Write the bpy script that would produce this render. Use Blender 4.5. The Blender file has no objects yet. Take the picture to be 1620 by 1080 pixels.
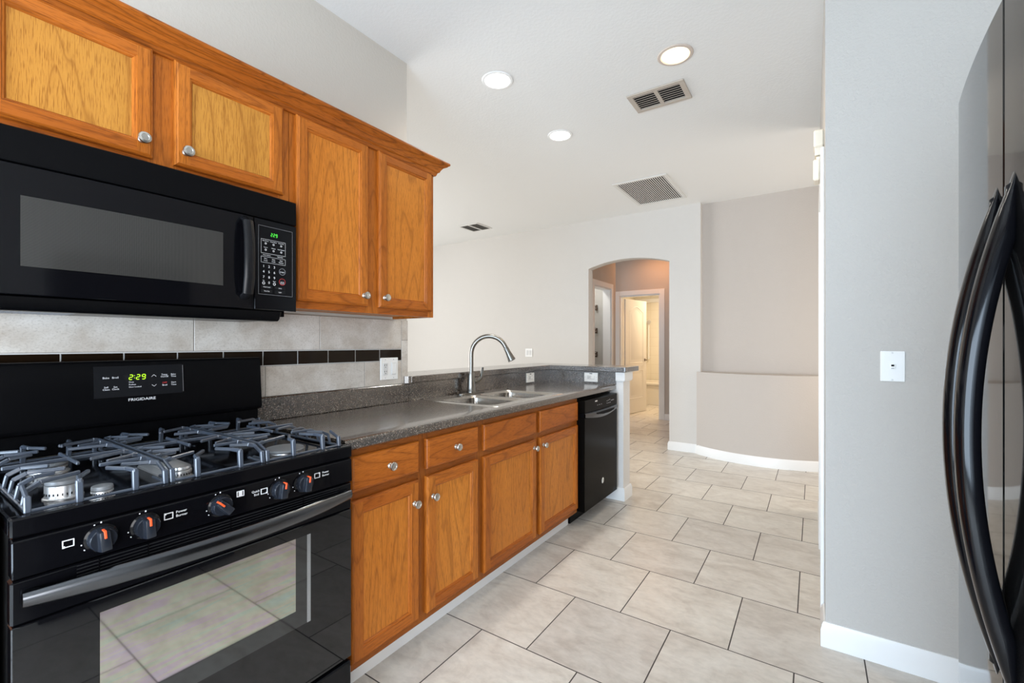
import bpy, bmesh, math, random
from mathutils import Vector, Matrix, Euler
random.seed(7)
SC = bpy.context.scene
COL = SC.collection

# ------------------------------------------------------------------ camera
CAM_H = 1.25
cam_d = bpy.data.cameras.new('camera')
cam = bpy.data.objects.new('camera', cam_d)
COL.objects.link(cam)
cam.location = (0, 0, CAM_H)
cam.rotation_euler = (math.radians(90), 0, math.radians(33.98))
cam_d.sensor_width = 36.0
cam_d.lens = 708.0 / 1620 * 36
cam_d.shift_y = 4.0 / 1620
cam_d.clip_start = 0.02
SC.camera = cam

# ------------------------------------------------------------------ light and exposure
SC.view_settings.view_transform = 'Standard'
SC.view_settings.look = 'None'
SC.view_settings.gamma = 1.0
SC.view_settings.use_curve_mapping = False
SC.view_settings.exposure = 0.25
W = bpy.data.worlds.new('world'); SC.world = W
W.use_nodes = True
W.node_tree.nodes['Background'].inputs[0].default_value = (0.75, 0.87, 1.0, 1)
W.node_tree.nodes['Background'].inputs[1].default_value = 1.0

def area_light(name, loc, rot, sx, sy, watts, color, spread=180):
    d = bpy.data.lights.new(name, 'AREA'); d.shape = 'RECTANGLE'
    d.size = sx; d.size_y = sy; d.energy = watts; d.color = color
    o = bpy.data.objects.new(name, d); COL.objects.link(o)
    o.location = loc; o.rotation_euler = [math.radians(a) for a in rot]
    d.spread = math.radians(spread)
    return o

# daylight through the sliding door behind the camera, the living room windows on the left, plus added fills at nook and entry
area_light('daylight_patio_door', (-0.55, -2.9, 0.90), (76, 0, 0), 2.4, 1.5, 205, (0.66, 0.82, 1.0))
area_light('fill_nook_side', (0.96, -1.35, 1.10), (90, 0, 90), 1.7, 1.2, 40, (0.98, 0.98, 1.0), 140)  # added fill from the right to brighten cabinets, tile and range
area_light('daylight_living_window', (-6.9, 1.9, 1.45), (90, 0, -90), 3.0, 1.9, 140, (0.99, 0.995, 1.0))
area_light('fill_entry_warm', (1.15, 4.75, 1.35), (90, 0, 90), 1.1, 1.9, 17, (1.0, 0.82, 0.62))  # added warm fill that tints the far floor
area_light('hall_lamp', (-2.05, 7.10, 2.74), (0, 0, 0), 0.6, 0.25, 6, (1.0, 0.44, 0.16))
area_light('closet_fill', (-2.98, 6.05, 2.45), (0, 0, 0), 0.2, 0.2, 5, (1.0, 0.97, 0.92))  # added fill that lifts the unlit closet, no fixture there
area_light('bathroom_lamp', (-2.15, 8.75, 2.42), (0, 0, 0), 0.6, 0.2, 30, (1.0, 0.79, 0.55))

# ------------------------------------------------------------------ materials
def lin(c):
    return tuple(((v/255)/12.92 if v/255 <= 0.04045 else (((v/255)+0.055)/1.055)**2.4) for v in c)

def mat(name, color=(0.8, 0.8, 0.8), rough=0.5, metal=0.0, spec=0.5, coat=0.0, emit=None, estr=0.0, ior=1.5):
    m = bpy.data.materials.new(name); m.use_nodes = True
    b = m.node_tree.nodes['Principled BSDF']
    b.inputs['Base Color'].default_value = (*color[:3], 1)
    b.inputs['Roughness'].default_value = rough
    b.inputs['Metallic'].default_value = metal
    b.inputs['Specular IOR Level'].default_value = spec
    b.inputs['IOR'].default_value = ior
    b.inputs['Coat Weight'].default_value = coat
    b.inputs['Coat Roughness'].default_value = 0.05
    if emit:
        b.inputs['Emission Color'].default_value = (*emit, 1)
        b.inputs['Emission Strength'].default_value = estr
    return m

class NT:
    """tiny helper for node graphs"""
    def __init__(s, m):
        s.t = m.node_tree; s.b = s.t.nodes['Principled BSDF']
    def n(s, kind, **kw):
        nd = s.t.nodes.new(kind)
        for k, v in kw.items():
            setattr(nd, k, v)
        return nd
    def l(s, a, b):
        s.t.links.new(a, b)
    def math(s, op, a, b=None, clamp=False):
        nd = s.n('ShaderNodeMath', operation=op, use_clamp=clamp)
        for i, v in enumerate((a, b)):
            if v is None: continue
            if isinstance(v, (int, float)): nd.inputs[i].default_value = v
            else: s.l(v, nd.inputs[i])
        return nd.outputs[0]
    def ramp(s, fac, stops, interp='LINEAR'):
        nd = s.n('ShaderNodeValToRGB'); cr = nd.color_ramp; cr.interpolation = interp
        while len(cr.elements) < len(stops): cr.elements.new(0.5)
        for e, (p, c) in zip(cr.elements, stops):
            e.position = p; e.color = (*c[:3], 1)
        s.l(fac, nd.inputs[0]); return nd.outputs[0]
    def mix(s, fac, a, b, mode='MIX'):
        nd = s.n('ShaderNodeMix', data_type='RGBA', blend_type=mode)
        for i, v in ((0, fac), (6, a), (7, b)):
            if isinstance(v, (int, float)): nd.inputs[i].default_value = v
            elif isinstance(v, tuple): nd.inputs[i].default_value = (*v[:3], 1)
            else: s.l(v, nd.inputs[i])
        return nd.outputs[2]
    def coords(s, scale=(1, 1, 1), rnd=0.0, world=False, off=(0, 0, 0)):
        if world:
            src = s.n('ShaderNodeNewGeometry').outputs['Position']
        else:
            src = s.n('ShaderNodeTexCoord').outputs['Object']
        if rnd:
            r = s.n('ShaderNodeObjectInfo').outputs['Random']
            m = s.math('MULTIPLY', r, rnd)
            a = s.n('ShaderNodeVectorMath', operation='ADD'); s.l(src, a.inputs[0])
            cmb = s.n('ShaderNodeCombineXYZ')
            for i in range(3): s.l(m, cmb.inputs[i])
            s.l(cmb.outputs[0], a.inputs[1]); src = a.outputs[0]
        mp = s.n('ShaderNodeMapping'); s.l(src, mp.inputs[0])
        mp.inputs['Scale'].default_value = scale; mp.inputs['Location'].default_value = off
        return mp.outputs[0]
    def noise(s, vec, scale, detail=2, rough=0.5, dist=0.0):
        nd = s.n('ShaderNodeTexNoise'); s.l(vec, nd.inputs['Vector'])
        nd.inputs['Scale'].default_value = scale; nd.inputs['Detail'].default_value = detail
        nd.inputs['Roughness'].default_value = rough; nd.inputs['Distortion'].default_value = dist
        return nd.outputs[0]
    def bump(s, h, strength, dist=0.002):
        nd = s.n('ShaderNodeBump'); nd.inputs['Strength'].default_value = strength
        nd.inputs['Distance'].default_value = dist; s.l(h, nd.inputs['Height'])
        s.l(nd.outputs[0], s.b.inputs['Normal'])

def oak(name, axis, light, mid, dark, rings=16, rough=0.33, rs=0.55, ps=0.5):
    """stained oak: arched grain stretched along one axis plus short dark pores"""
    m = mat(name, mid, rough, spec=0.22); g = NT(m)
    k = {'x': 0, 'y': 1, 'z': 2}[axis]
    s1 = [7.0, 7.0, 7.0]; s1[k] = 0.85
    s2 = [430.0, 430.0, 430.0]; s2[k] = 24.0
    s3 = [3.0, 3.0, 3.0]; s3[k] = 0.8
    v1 = g.coords(tuple(s1), rnd=41.0)
    n1 = g.noise(v1, 1.0, 1.5, 0.4, 0.25)
    fr = g.math('FRACT', g.math('MULTIPLY', n1, rings))
    ring = g.ramp(fr, [(0.0, (0.05,)*3), (0.07, (0.80,)*3), (0.5, (1,)*3), (0.86, (0.80,)*3), (1.0, (0.05,)*3)])
    v2 = g.coords(tuple(s2), rnd=17.0)
    n2 = g.noise(v2, 1.0, 2, 0.6)
    pore = g.ramp(n2, [(0.36, (0.0,)*3), (0.49, (1,)*3)])
    v3 = g.coords(tuple(s3), rnd=23.0)
    n3 = g.noise(v3, 1.0, 3, 0.55)
    base = g.ramp(n3, [(0.32, mid), (0.66, light)])
    c = g.mix(g.math('MULTIPLY', g.math('SUBTRACT', 1.0, ring), rs), base, dark)
    c = g.mix(g.math('MULTIPLY', g.math('SUBTRACT', 1.0, pore), ps), c, dark)
    g.l(c, g.b.inputs['Base Color'])
    g.bump(n2, 0.10, 0.0008)
    return m

def plaster(name, color, strength=0.12, scale=70, rough=0.75):
    m = mat(name, color, rough, spec=0.25); g = NT(m)
    n = g.noise(g.coords(world=True), scale, 3, 0.6)
    n = g.ramp(n, [(0.42, (0,)*3), (0.62, (1,)*3)])
    g.bump(n, strength, 0.004)
    return m

M = {}
M['wall'] = plaster('wall_paint_greige', (0.66, 0.635, 0.60))
M['wall_cool'] = plaster('wall_paint_grey', (0.525, 0.498, 0.462), 0.26, 90)
M['wall_warm'] = plaster('wall_paint_taupe', (0.545, 0.495, 0.45))
M['ceiling'] = plaster('ceiling_paint', (0.80, 0.80, 0.785), 0.10, 60)
M['trim'] = mat('trim_paint_white', (0.86, 0.86, 0.85), 0.35)
M['white'] = mat('white_plastic', (0.84, 0.84, 0.82), 0.35)
M['white_shade'] = mat('plate_recess_plastic', (0.66, 0.66, 0.65), 0.4)
M['ivory'] = mat('ivory_plastic', (0.80, 0.74, 0.62), 0.4)
M['dark'] = mat('dark_fill', (0.012, 0.012, 0.013), 0.8, spec=0.1)  # near-black fill: painted shade of slots and openings, also the clock window
M['black_gloss'] = mat('black_enamel', (0.003, 0.003, 0.004), 0.09, spec=0.20)
M['black_satin'] = mat('black_satin', (0.003, 0.003, 0.0035), 0.25, spec=0.08)
M['black_plastic'] = mat('black_plastic', (0.008, 0.008, 0.009), 0.25, spec=0.25)
M['black_glass'] = mat('black_glass', (0.004, 0.004, 0.005), 0.025, spec=0.55)
M['black_matte'] = mat('black_matte', (0.006, 0.006, 0.006), 0.7, spec=0.05)
M['dw_black'] = mat('dishwasher_black', (0.004, 0.0035, 0.003), 0.16, spec=0.04)
M['bar_handle'] = mat('oven_bar_handle', (0.105, 0.110, 0.120), 0.24, metal=1.0)
M['post'] = plaster('wall_paint_pale', (0.76, 0.74, 0.715))
M['wall_kitchen'] = plaster('wall_paint_beige', (0.575, 0.535, 0.48))
M['grout_light'] = mat('grout_light', (0.55, 0.54, 0.52), 0.8)
M['fridge'] = mat('black_fridge_door', (0.008, 0.008, 0.008), 0.05, spec=0.42)
M['knob_plastic'] = mat('knob_plastic', (0.013, 0.016, 0.023), 0.22)
M['orange'] = mat('indicator_orange', (0.90, 0.10, 0.02), 0.45, emit=None)
M['print'] = mat('printed_white', (0.80, 0.80, 0.82), 0.5)
M['print_grey'] = mat('printed_grey', (0.30, 0.30, 0.32), 0.5)
M['print_red'] = mat('printed_red', (0.60, 0.04, 0.04), 0.5)
M['pad'] = mat('key_pad', (0.008, 0.0085, 0.010), 0.35, spec=0.15)
M['led_lime'] = mat('display_lime', (0.1, 0.2, 0.0), 0.5, emit=(0.50, 0.95, 0.02), estr=1.1)
M['led_green'] = mat('display_green', (0.02, 0.2, 0.02), 0.5, emit=(0.08, 0.85, 0.06), estr=1.0)
M['lamp_white'] = mat('lamp_lens_white', (0.9, 0.9, 0.9), 0.5, emit=(1.0, 0.99, 0.96), estr=9.0)
M['lamp_warm'] = mat('lamp_bulb_warm', (0.9, 0.85, 0.7), 0.5, emit=(1.0, 0.80, 0.48), estr=14.0)
M['reflector'] = mat('lamp_reflector_glow', (0.92, 0.84, 0.70), 0.35, emit=(1.0, 0.86, 0.62), estr=1.0)  # own glow stands in for bulb light on the reflector
M['trim_tan'] = mat('lamp_trim_tan', (0.62, 0.53, 0.46), 0.45)
M['vent_tan'] = mat('vent_frame_beige', (0.50, 0.44, 0.38), 0.5)
M['vent_white'] = mat('vent_frame_white', (0.72, 0.71, 0.68), 0.5)
M['vent_dark'] = mat('vent_slat_dark', (0.17, 0.16, 0.145), 0.6)
M['steel'] = mat('stainless_steel', (0.62, 0.61, 0.59), 0.26, metal=1.0)
M['steel_bowl'] = mat('brushed_bowl_steel', (0.43, 0.41, 0.38), 0.24, metal=1.0)
M['nickel'] = mat('brushed_nickel', (0.56, 0.54, 0.50), 0.28, metal=1.0)
M['nickel_faucet'] = mat('faucet_nickel', (0.22, 0.21, 0.19), 0.30, metal=1.0)
M['aluminium'] = mat('burner_aluminium', (0.80, 0.80, 0.80), 0.30, metal=0.85)
M['cap'] = mat('burner_cap_grey', (0.16, 0.17, 0.18), 0.38)
M['iron'] = mat('grate_enamel_blue_grey', (0.060, 0.074, 0.100), 0.30, spec=0.8)
M['chrome_badge'] = mat('badge_silver', (0.85, 0.84, 0.82), 0.3, metal=0.6)
M['door_white'] = mat('door_paint_white', (0.80, 0.76, 0.70), 0.4)
M['tub'] = mat('tub_enamel', (0.84, 0.79, 0.70), 0.2)
M['bath_wall'] = mat('bath_wall_cream', (0.80, 0.75, 0.64), 0.5)
M['closet'] = plaster('closet_wall_grey', (0.58, 0.57, 0.54))
M['handle_metal'] = mat('aged_bronze_handle', (0.20, 0.16, 0.13), 0.3, metal=1.0)
M['grout_dark'] = mat('joint_grey', (0.20, 0.18, 0.16), 0.8)

M['oak_z'] = oak('oak_stile', 'z', (0.545, 0.172, 0.023), (0.40, 0.106, 0.011), (0.15, 0.036, 0.004), 13)
M['oak_y'] = oak('oak_rail', 'y', (0.51, 0.146, 0.018), (0.365, 0.090, 0.009), (0.14, 0.032, 0.004), 13)
M['oak_x'] = oak('oak_return', 'x', (0.54, 0.170, 0.021), (0.39, 0.104, 0.011), (0.14, 0.032, 0.004), 13)
M['oak_crown'] = oak('oak_crown', 'y', (0.46, 0.130, 0.016), (0.32, 0.078, 0.008), (0.10, 0.024, 0.003), 16, 0.33, 0.75, 0.55)
M['oak_panel'] = oak('oak_panel_honey', 'z', (0.585, 0.270, 0.049), (0.50, 0.213, 0.032), (0.24, 0.072, 0.008), 14, 0.33, 0.55, 0.62)
M['oak_panel_base'] = oak('oak_panel_amber', 'z', (0.67, 0.238, 0.034), (0.54, 0.168, 0.019), (0.21, 0.058, 0.006), 12, 0.33, 0.50, 0.55)
M['oak_dark'] = oak('oak_shaded', 'y', (0.36, 0.105, 0.013), (0.27, 0.070, 0.008), (0.11, 0.028, 0.004), 10)  # rail oak darkened: shade between the doors put into the colour
M['oak_shaded_z'] = oak('oak_shaded_upright', 'z', (0.38, 0.115, 0.015), (0.28, 0.075, 0.009), (0.11, 0.028, 0.004), 10)  # upright grain with the same painted shade

def laminate():
    m = mat('speckled_laminate', (0.1, 0.1, 0.1), 0.17, spec=0.95); g = NT(m)
    v = g.coords(world=True)
    vo = g.n('ShaderNodeTexVoronoi'); g.l(v, vo.inputs['Vector']); vo.inputs['Scale'].default_value = 380
    sp = g.n('ShaderNodeSeparateColor'); g.l(vo.outputs['Color'], sp.inputs[0])
    c = g.ramp(sp.outputs[0], [(0.0, (0.010, 0.0075, 0.006)), (0.38, (0.024, 0.018, 0.0135)), (0.58, (0.064, 0.048, 0.037)),
                               (0.76, (0.110, 0.083, 0.064)), (0.89, (0.21, 0.167, 0.133)), (0.965, (0.40, 0.35, 0.305))], 'CONSTANT')
    g.l(c, g.b.inputs['Base Color'])
    g.b.inputs['Coat Weight'].default_value = 0.8; g.b.inputs['Coat Roughness'].default_value = 0.27; g.b.inputs['Coat IOR'].default_value = 1.7
    return m
M['laminate'] = laminate()

def floor_tile():
    m = mat('floor_tile', (0.6, 0.55, 0.5), 0.32, spec=0.4); g = NT(m)
    v = g.coords(world=True, off=(-0.1665, -1.553, 0))
    P = 0.4572
    br = g.n('ShaderNodeTexBrick'); g.l(v, br.inputs['Vector'])
    br.offset = 0.5; br.offset_frequency = 2; br.squash = 1.0
    br.inputs['Scale'].default_value = 1.0
    br.inputs['Mortar Size'].default_value = 0.0026
    br.inputs['Mortar Smooth'].default_value = 0.1
    br.inputs['Bias'].default_value = 0.0
    br.inputs['Brick Width'].default_value = P
    br.inputs['Row Height'].default_value = P
    br.inputs['Color1'].default_value = (0, 0, 0, 1); br.inputs['Color2'].default_value = (1, 1, 1, 1)
    br.inputs['Mortar'].default_value = (0.5, 0.5, 0.5, 1)
    # clouded stone
    w = g.coords((1, 1.7, 1), world=True)
    off = g.n('ShaderNodeVectorMath', operation='ADD'); g.l(w, off.inputs[0])
    sc = g.n('ShaderNodeVectorMath', operation='SCALE'); g.l(br.outputs['Color'], sc.inputs[0]); sc.inputs['Scale'].default_value = 9.0
    g.l(sc.outputs[0], off.inputs[1])
    n1 = g.noise(off.outputs[0], 4.2, 6, 0.62, 0.9)
    n2 = g.noise(off.outputs[0], 26, 4, 0.6, 0.4)
    c1 = g.ramp(n1, [(0.30, (0.57, 0.525, 0.475)), (0.5, (0.69, 0.655, 0.605)), (0.72, (0.77, 0.745, 0.70))])
    c2 = g.ramp(n2, [(0.30, (0.80,)*3), (0.60, (1.0,)*3)])
    c = g.mix(0.6, c1, c2, 'MULTIPLY')
    tone = g.ramp(br.outputs['Color'], [(0.0, (0.90, 0.885, 0.87)), (1.0, (1.04, 1.03, 1.0))])
    c = g.mix(1.0, c, tone, 'MULTIPLY')
    c = g.mix(br.outputs['Fac'], c, (0.060, 0.052, 0.046))
    g.l(c, g.b.inputs['Base Color'])
    h = g.math('SUBTRACT', 1.0, br.outputs['Fac'])
    g.bump(h, 0.35, 0.0015)
    r = g.math('ADD', g.math('MULTIPLY', br.outputs['Fac'], 0.5), 0.30)
    g.l(r, g.b.inputs['Roughness'])
    return m
M['floor'] = floor_tile()

def wall_tile():
    m = mat('backsplash_stone_tile', (0.6, 0.56, 0.5), 0.30, spec=0.45); g = NT(m)
    v = g.coords((1, 1, 1.25), rnd=31.0)
    n1 = g.noise(v, 5.5, 7, 0.66, 0.3)
    n2 = g.noise(v, 150, 3, 0.6)
    c = g.ramp(n1, [(0.30, (0.42, 0.36, 0.30)), (0.48, (0.56, 0.515, 0.46)), (0.68, (0.68, 0.645, 0.60))])
    c = g.mix(g.math('MULTIPLY', g.math('SUBTRACT', 0.50, n2, True), 1.8), c, (0.24, 0.20, 0.165))
    g.l(c, g.b.inputs['Base Color'])
    return m
M['tile'] = wall_tile()
M['tile_black'] = mat('black_glazed_tile', (0.011, 0.006, 0.003), 0.06, spec=0.16)

def oven_window():
    m = mat('coated_oven_glass', (0.3, 0.3, 0.3), 0.04, metal=1.0); g = NT(m)
    v = g.coords((1, 2.6, 42))
    n = g.noise(v, 1.6, 4, 0.6, 0.6)
    v2 = g.coords((1, 4, 6)); n2 = g.noise(v2, 1.3, 2, 0.5, 0.8)
    f = g.math('ADD', g.math('MULTIPLY', n, 0.66), g.math('MULTIPLY', n2, 0.34))
    c = g.ramp(f, [(0.30, (0.40, 0.52, 0.54)), (0.42, (0.47, 0.54, 0.47)), (0.50, (0.54, 0.53, 0.45)), (0.58, (0.53, 0.45, 0.54)), (0.70, (0.45, 0.50, 0.55))])
    g.l(c, g.b.inputs['Base Color'])
    return m
M['oven_window'] = oven_window()
M['oven_border'] = mat('oven_inner_border', (0.10, 0.105, 0.11), 0.05, metal=1.0)
M['oven_edge'] = mat('oven_liner_edge', (0.42, 0.44, 0.46), 0.2, metal=0.8)

def mesh_screen():
    m = mat('microwave_screen', (0.06, 0.06, 0.06), 0.10, spec=0.35); g = NT(m)
    v = g.coords((0, 1, 1))
    vo = g.n('ShaderNodeTexVoronoi'); g.l(v, vo.inputs['Vector']); vo.inputs['Scale'].default_value = 520
    vo.inputs['Randomness'].default_value = 0.0
    c = g.ramp(vo.outputs['Distance'], [(0.25, (0.012, 0.012, 0.012)), (0.55, (0.060, 0.057, 0.052))])
    g.l(c, g.b.inputs['Base Color'])
    return m
M['screen'] = mesh_screen()

def bath_tile():
    m = mat('bath_wall_tile', (0.78, 0.69, 0.52), 0.25); g = NT(m)
    v = g.coords(world=True)
    mp = g.n('ShaderNodeMapping'); g.l(v, mp.inputs[0]); mp.inputs['Rotation'].default_value = (math.radians(90), 0, 0)
    br = g.n('ShaderNodeTexBrick'); g.l(mp.outputs[0], br.inputs['Vector']); br.offset = 0.0
    br.inputs['Scale'].default_value = 1.0; br.inputs['Mortar Size'].default_value = 0.003
    br.inputs['Brick Width'].default_value = 0.2; br.inputs['Row Height'].default_value = 0.2
    br.inputs['Color1'].default_value = (0.82, 0.77, 0.66, 1); br.inputs['Color2'].default_value = (0.80, 0.75, 0.64, 1)
    br.inputs['Mortar'].default_value = (0.70, 0.64, 0.53, 1)
    g.l(br.outputs['Color'], g.b.inputs['Base Color'])
    return m
M['bath_tile'] = bath_tile()

# ------------------------------------------------------------------ mesh builder
class MB:
    def __init__(s):
        s.bm = bmesh.new(); s.mats = []
    def mi(s, m):
        m = M[m] if isinstance(m, str) else m
        if m not in s.mats: s.mats.append(m)
        return s.mats.index(m)
    def take(s, t, m):
        k = s.mi(m)
        for f in t.faces: f.material_index = k
        me = bpy.data.meshes.new('tmp'); t.to_mesh(me); t.free()
        s.bm.from_mesh(me); bpy.data.meshes.remove(me)
        return s
    def box(s, x0, x1, y0, y1, z0, z1, m, bev=0.0, seg=1, mtx=None):
        t = bmesh.new(); bmesh.ops.create_cube(t, size=1)
        for v in t.verts:
            v.co = Vector(((x0+x1)/2 + v.co.x*(x1-x0), (y0+y1)/2 + v.co.y*(y1-y0), (z0+z1)/2 + v.co.z*(z1-z0)))
        if bev > 0:
            bmesh.ops.bevel(t, geom=t.edges[:], offset=bev, segments=seg, affect='EDGES', profile=0.5)
        if mtx: bmesh.ops.transform(t, matrix=mtx, verts=t.verts)
        return s.take(t, m)
    def bar(s, a, b, w, h, m, bev=0.0, up=(0, 0, 1)):
        """box of width w and height h running from point a to point b"""
        a = Vector(a); b = Vector(b); d = b-a; L = d.length; d.normalize()
        u = Vector(up); side = d.cross(u).normalized(); u = side.cross(d)
        mt = Matrix((( *d, ), (*side,), (*u,))).transposed().to_4x4(); mt.translation = (a+b)/2
        return s.box(-L/2, L/2, -w/2, w/2, -h/2, h/2, m, bev, 1, mt)
    def prism(s, pts, axis, a0, a1, m, bev=0.0, seg=1):
        """polygon extruded along an axis; pts are the two other coordinates in x,y,z order"""
        t = bmesh.new()
        def P(p, a):
            return {'x': (a, p[0], p[1]), 'y': (p[0], a, p[1]), 'z': (p[0], p[1], a)}[axis]
        lo = [t.verts.new(P(p, a0)) for p in pts]; hi = [t.verts.new(P(p, a1)) for p in pts]
        n = len(pts)
        t.faces.new(lo[::-1]); t.faces.new(hi)
        for i in range(n): t.faces.new((lo[i], lo[(i+1) % n], hi[(i+1) % n], hi[i]))
        bmesh.ops.recalc_face_normals(t, faces=t.faces)
        if bev > 0:
            bmesh.ops.bevel(t, geom=[e for e in t.edges], offset=bev, segments=seg, affect='EDGES', profile=0.5)
        return s.take(t, m)
    def lathe(s, prof, org, axis, m, seg=24, closed=False):
        """prof = [(radius, height)] turned round an axis through org"""
        t = bmesh.new(); A = Vector(axis).normalized()
        u = A.orthogonal().normalized(); w = A.cross(u); O = Vector(org)
        rings = []
        for r, h in prof:
            if r < 1e-6: rings.append([t.verts.new(O+A*h)])
            else: rings.append([t.verts.new(O+A*h+(u*math.cos(2*math.pi*i/seg)+w*math.sin(2*math.pi*i/seg))*r) for i in range(seg)])
        for a, b in zip(rings, rings[1:]):
            for i in range(seg):
                j = (i+1) % seg
                if len(a) == 1 and len(b) == 1: continue
                if len(a) == 1: t.faces.new((a[0], b[j], b[i]))
                elif len(b) == 1: t.faces.new((a[i], a[j], b[0]))
                else: t.faces.new((a[i], a[j], b[j], b[i]))
        bmesh.ops.recalc_face_normals(t, faces=t.faces)
        return s.take(t, m)
    def tube(s, pts, r, m, seg=12, caps=True, flat=None):
        """round (or flattened) tube through points; r a number or one per point"""
        t = bmesh.new(); P = [Vector(p) for p in pts]; n = len(P)
        R = [r]*n if isinstance(r, (int, float)) else r
        T = [(P[min(i+1, n-1)]-P[max(i-1, 0)]).normalized() for i in range(n)]
        u = T[0].orthogonal().normalized()
        if flat:
            u = (Vector(flat[0]) - T[0]*Vector(flat[0]).dot(T[0])).normalized()
        rings = []
        for i in range(n):
            u = (u - T[i]*u.dot(T[i])).normalized(); w = T[i].cross(u)
            k = flat[1] if flat else 1.0
            rings.append([t.verts.new(P[i]+(u*math.cos(2*math.pi*j/seg)+w*k*math.sin(2*math.pi*j/seg))*R[i]) for j in range(seg)])
        for a, b in zip(rings, rings[1:]):
            for j in range(seg):
                q = (j+1) % seg; t.faces.new((a[j], a[q], b[q], b[j]))
        if caps:
            t.faces.new(rings[0][::-1]); t.faces.new(rings[-1])
        bmesh.ops.recalc_face_normals(t, faces=t.faces)
        return s.take(t, m)
    def sweep(s, path, prof, m, closed_path=False, ends=True):
        """moulding: profile [(out, z)] carried along a plan path with mitred corners, out = to the right of travel"""
        t = bmesh.new(); P = [Vector((p[0], p[1])) for p in path]; n = len(P)
        def nrm(a, b):
            d = (b-a).normalized(); return Vector((d.y, -d.x))
        offs = []
        for i in range(n):
            if closed_path: a = nrm(P[i-1], P[i]); b = nrm(P[i], P[(i+1) % n])
            else:
                a = nrm(P[max(i-1, 0)], P[max(i, 1)]); b = nrm(P[min(i, n-2)], P[min(i+1, n-1)])
            k = (a+b); k = k/ (1+a.dot(b)); offs.append(k)
        rings = [[t.verts.new((P[i].x+offs[i].x*o, P[i].y+offs[i].y*o, z)) for o, z in prof] for i in range(n)]
        q = len(prof)
        for i in range(n if closed_path else n-1):
            a, b = rings[i], rings[(i+1) % n]
            for j in range(q):
                t.faces.new((a[j], b[j], b[(j+1) % q], a[(j+1) % q]))
        if ends and not closed_path:
            t.faces.new(rings[0]); t.faces.new(rings[-1][::-1])
        bmesh.ops.recalc_face_normals(t, faces=t.faces)
        return s.take(t, m)
    def quad(s, pts, m):
        t = bmesh.new(); t.faces.new([t.verts.new(p) for p in pts]); return s.take(t, m)
    def frame_yz(s, x, sgn, y0, y1, z0, z1, prof, ms, mr):
        """picture-frame moulding in the Y-Z plane: prof = [(inset, depth)], open strip, ms sides, mr top and bottom"""
        t = bmesh.new(); ks, kr = s.mi(ms), s.mi(mr)
        rings = []
        for i, d in prof:
            rings.append([t.verts.new((x+sgn*d, yy, zz)) for yy, zz in ((y0+i, z0+i), (y1-i, z0+i), (y1-i, z1-i), (y0+i, z1-i))])
        for a, b in zip(rings, rings[1:]):
            for j in range(4):
                q = (j+1) % 4
                f = t.faces.new((a[j], a[q], b[q], b[j])); f.material_index = kr if j in (0, 2) else ks
        me = bpy.data.meshes.new('tmp'); t.normal_update(); t.to_mesh(me); t.free()
        s.bm.from_mesh(me); bpy.data.meshes.remove(me); return s
    def text(s, body, size, org, right, up, m, align='LEFT', depth=0.0004, sx=1.0):
        cu = bpy.data.curves.new('tmp_text', 'FONT'); cu.body = body; cu.size = size
        cu.align_x = align; cu.align_y = 'CENTER'; cu.extrude = depth/2; cu.resolution_u = 2
        o = bpy.data.objects.new('tmp_text', cu); COL.objects.link(o)
        dg = bpy.context.evaluated_depsgraph_get(); me = bpy.data.meshes.new_from_object(o.evaluated_get(dg))
        t = bmesh.new(); t.from_mesh(me); bpy.data.meshes.remove(me)
        bpy.data.objects.remove(o); bpy.data.curves.remove(cu)
        R = Vector(right).normalized(); U = Vector(up).normalized(); N = R.cross(U); O = Vector(org)
        for v in t.verts: v.co = O + R*v.co.x*sx + U*v.co.y + N*v.co.z
        return s.take(t, m)
    def build(s, name, parent=None, loc=None, smooth=30):
        me = bpy.data.meshes.new(name)
        if loc is None:
            vs = [v.co for v in s.bm.verts]
            loc = Vector([(min(v[i] for v in vs)+max(v[i] for v in vs))/2 for i in range(3)])
        loc = Vector(loc)
        for v in s.bm.verts: v.co -= loc
        for f in s.bm.faces: f.smooth = True
        s.bm.to_mesh(me); s.bm.free()
        me.set_sharp_from_angle(angle=math.radians(smooth))
        for m in s.mats: me.materials.append(m)
        o = bpy.data.objects.new(name, me); COL.objects.link(o)
        WL[o.name] = loc
        if parent:
            o.parent = parent; o.location = loc - WL[parent.name]
        else: o.location = loc
        return o
WL = {}

def thing(name, loc, label, cat, group=None):
    o = bpy.data.objects.new(name, None); COL.objects.link(o); o.location = loc; WL[o.name] = Vector(loc)
    o.empty_display_size = 0.05
    return tag(o, label, cat, group)
def tag(o, label, cat, group=None, kind=None):
    o['label'] = label; o['category'] = cat
    if group: o['group'] = group
    if kind: o['kind'] = kind
    return o
def struct(o, label, cat):
    return tag(o, label, cat, kind='structure')

# ------------------------------------------------------------------ the room
CZ = 2.865          # ceiling height
XW = -1.945         # kitchen cabinet wall
YB = 5.44           # living room back wall
XL = -7.0           # living room left wall
def bx(*a, **k): return MB().box(*a, **k)

struct(MB().box(XL, 1.3, -3.1, 10.1, -0.08, 0, 'floor').build('floor'), 'beige stone look square floor tiles with dark joints', 'floor')
struct(MB().box(XL, 1.3, -3.1, 5.57, CZ, CZ+0.08, 'ceiling').build('ceiling'), 'flat white textured ceiling over kitchen and living room', 'ceiling')
struct(bx(XW-0.115, XW, -3.1, 1.80, 0, CZ, 'wall_kitchen').build('wall_left'), 'greige kitchen wall behind the oak cabinets and the range', 'wall')
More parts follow.
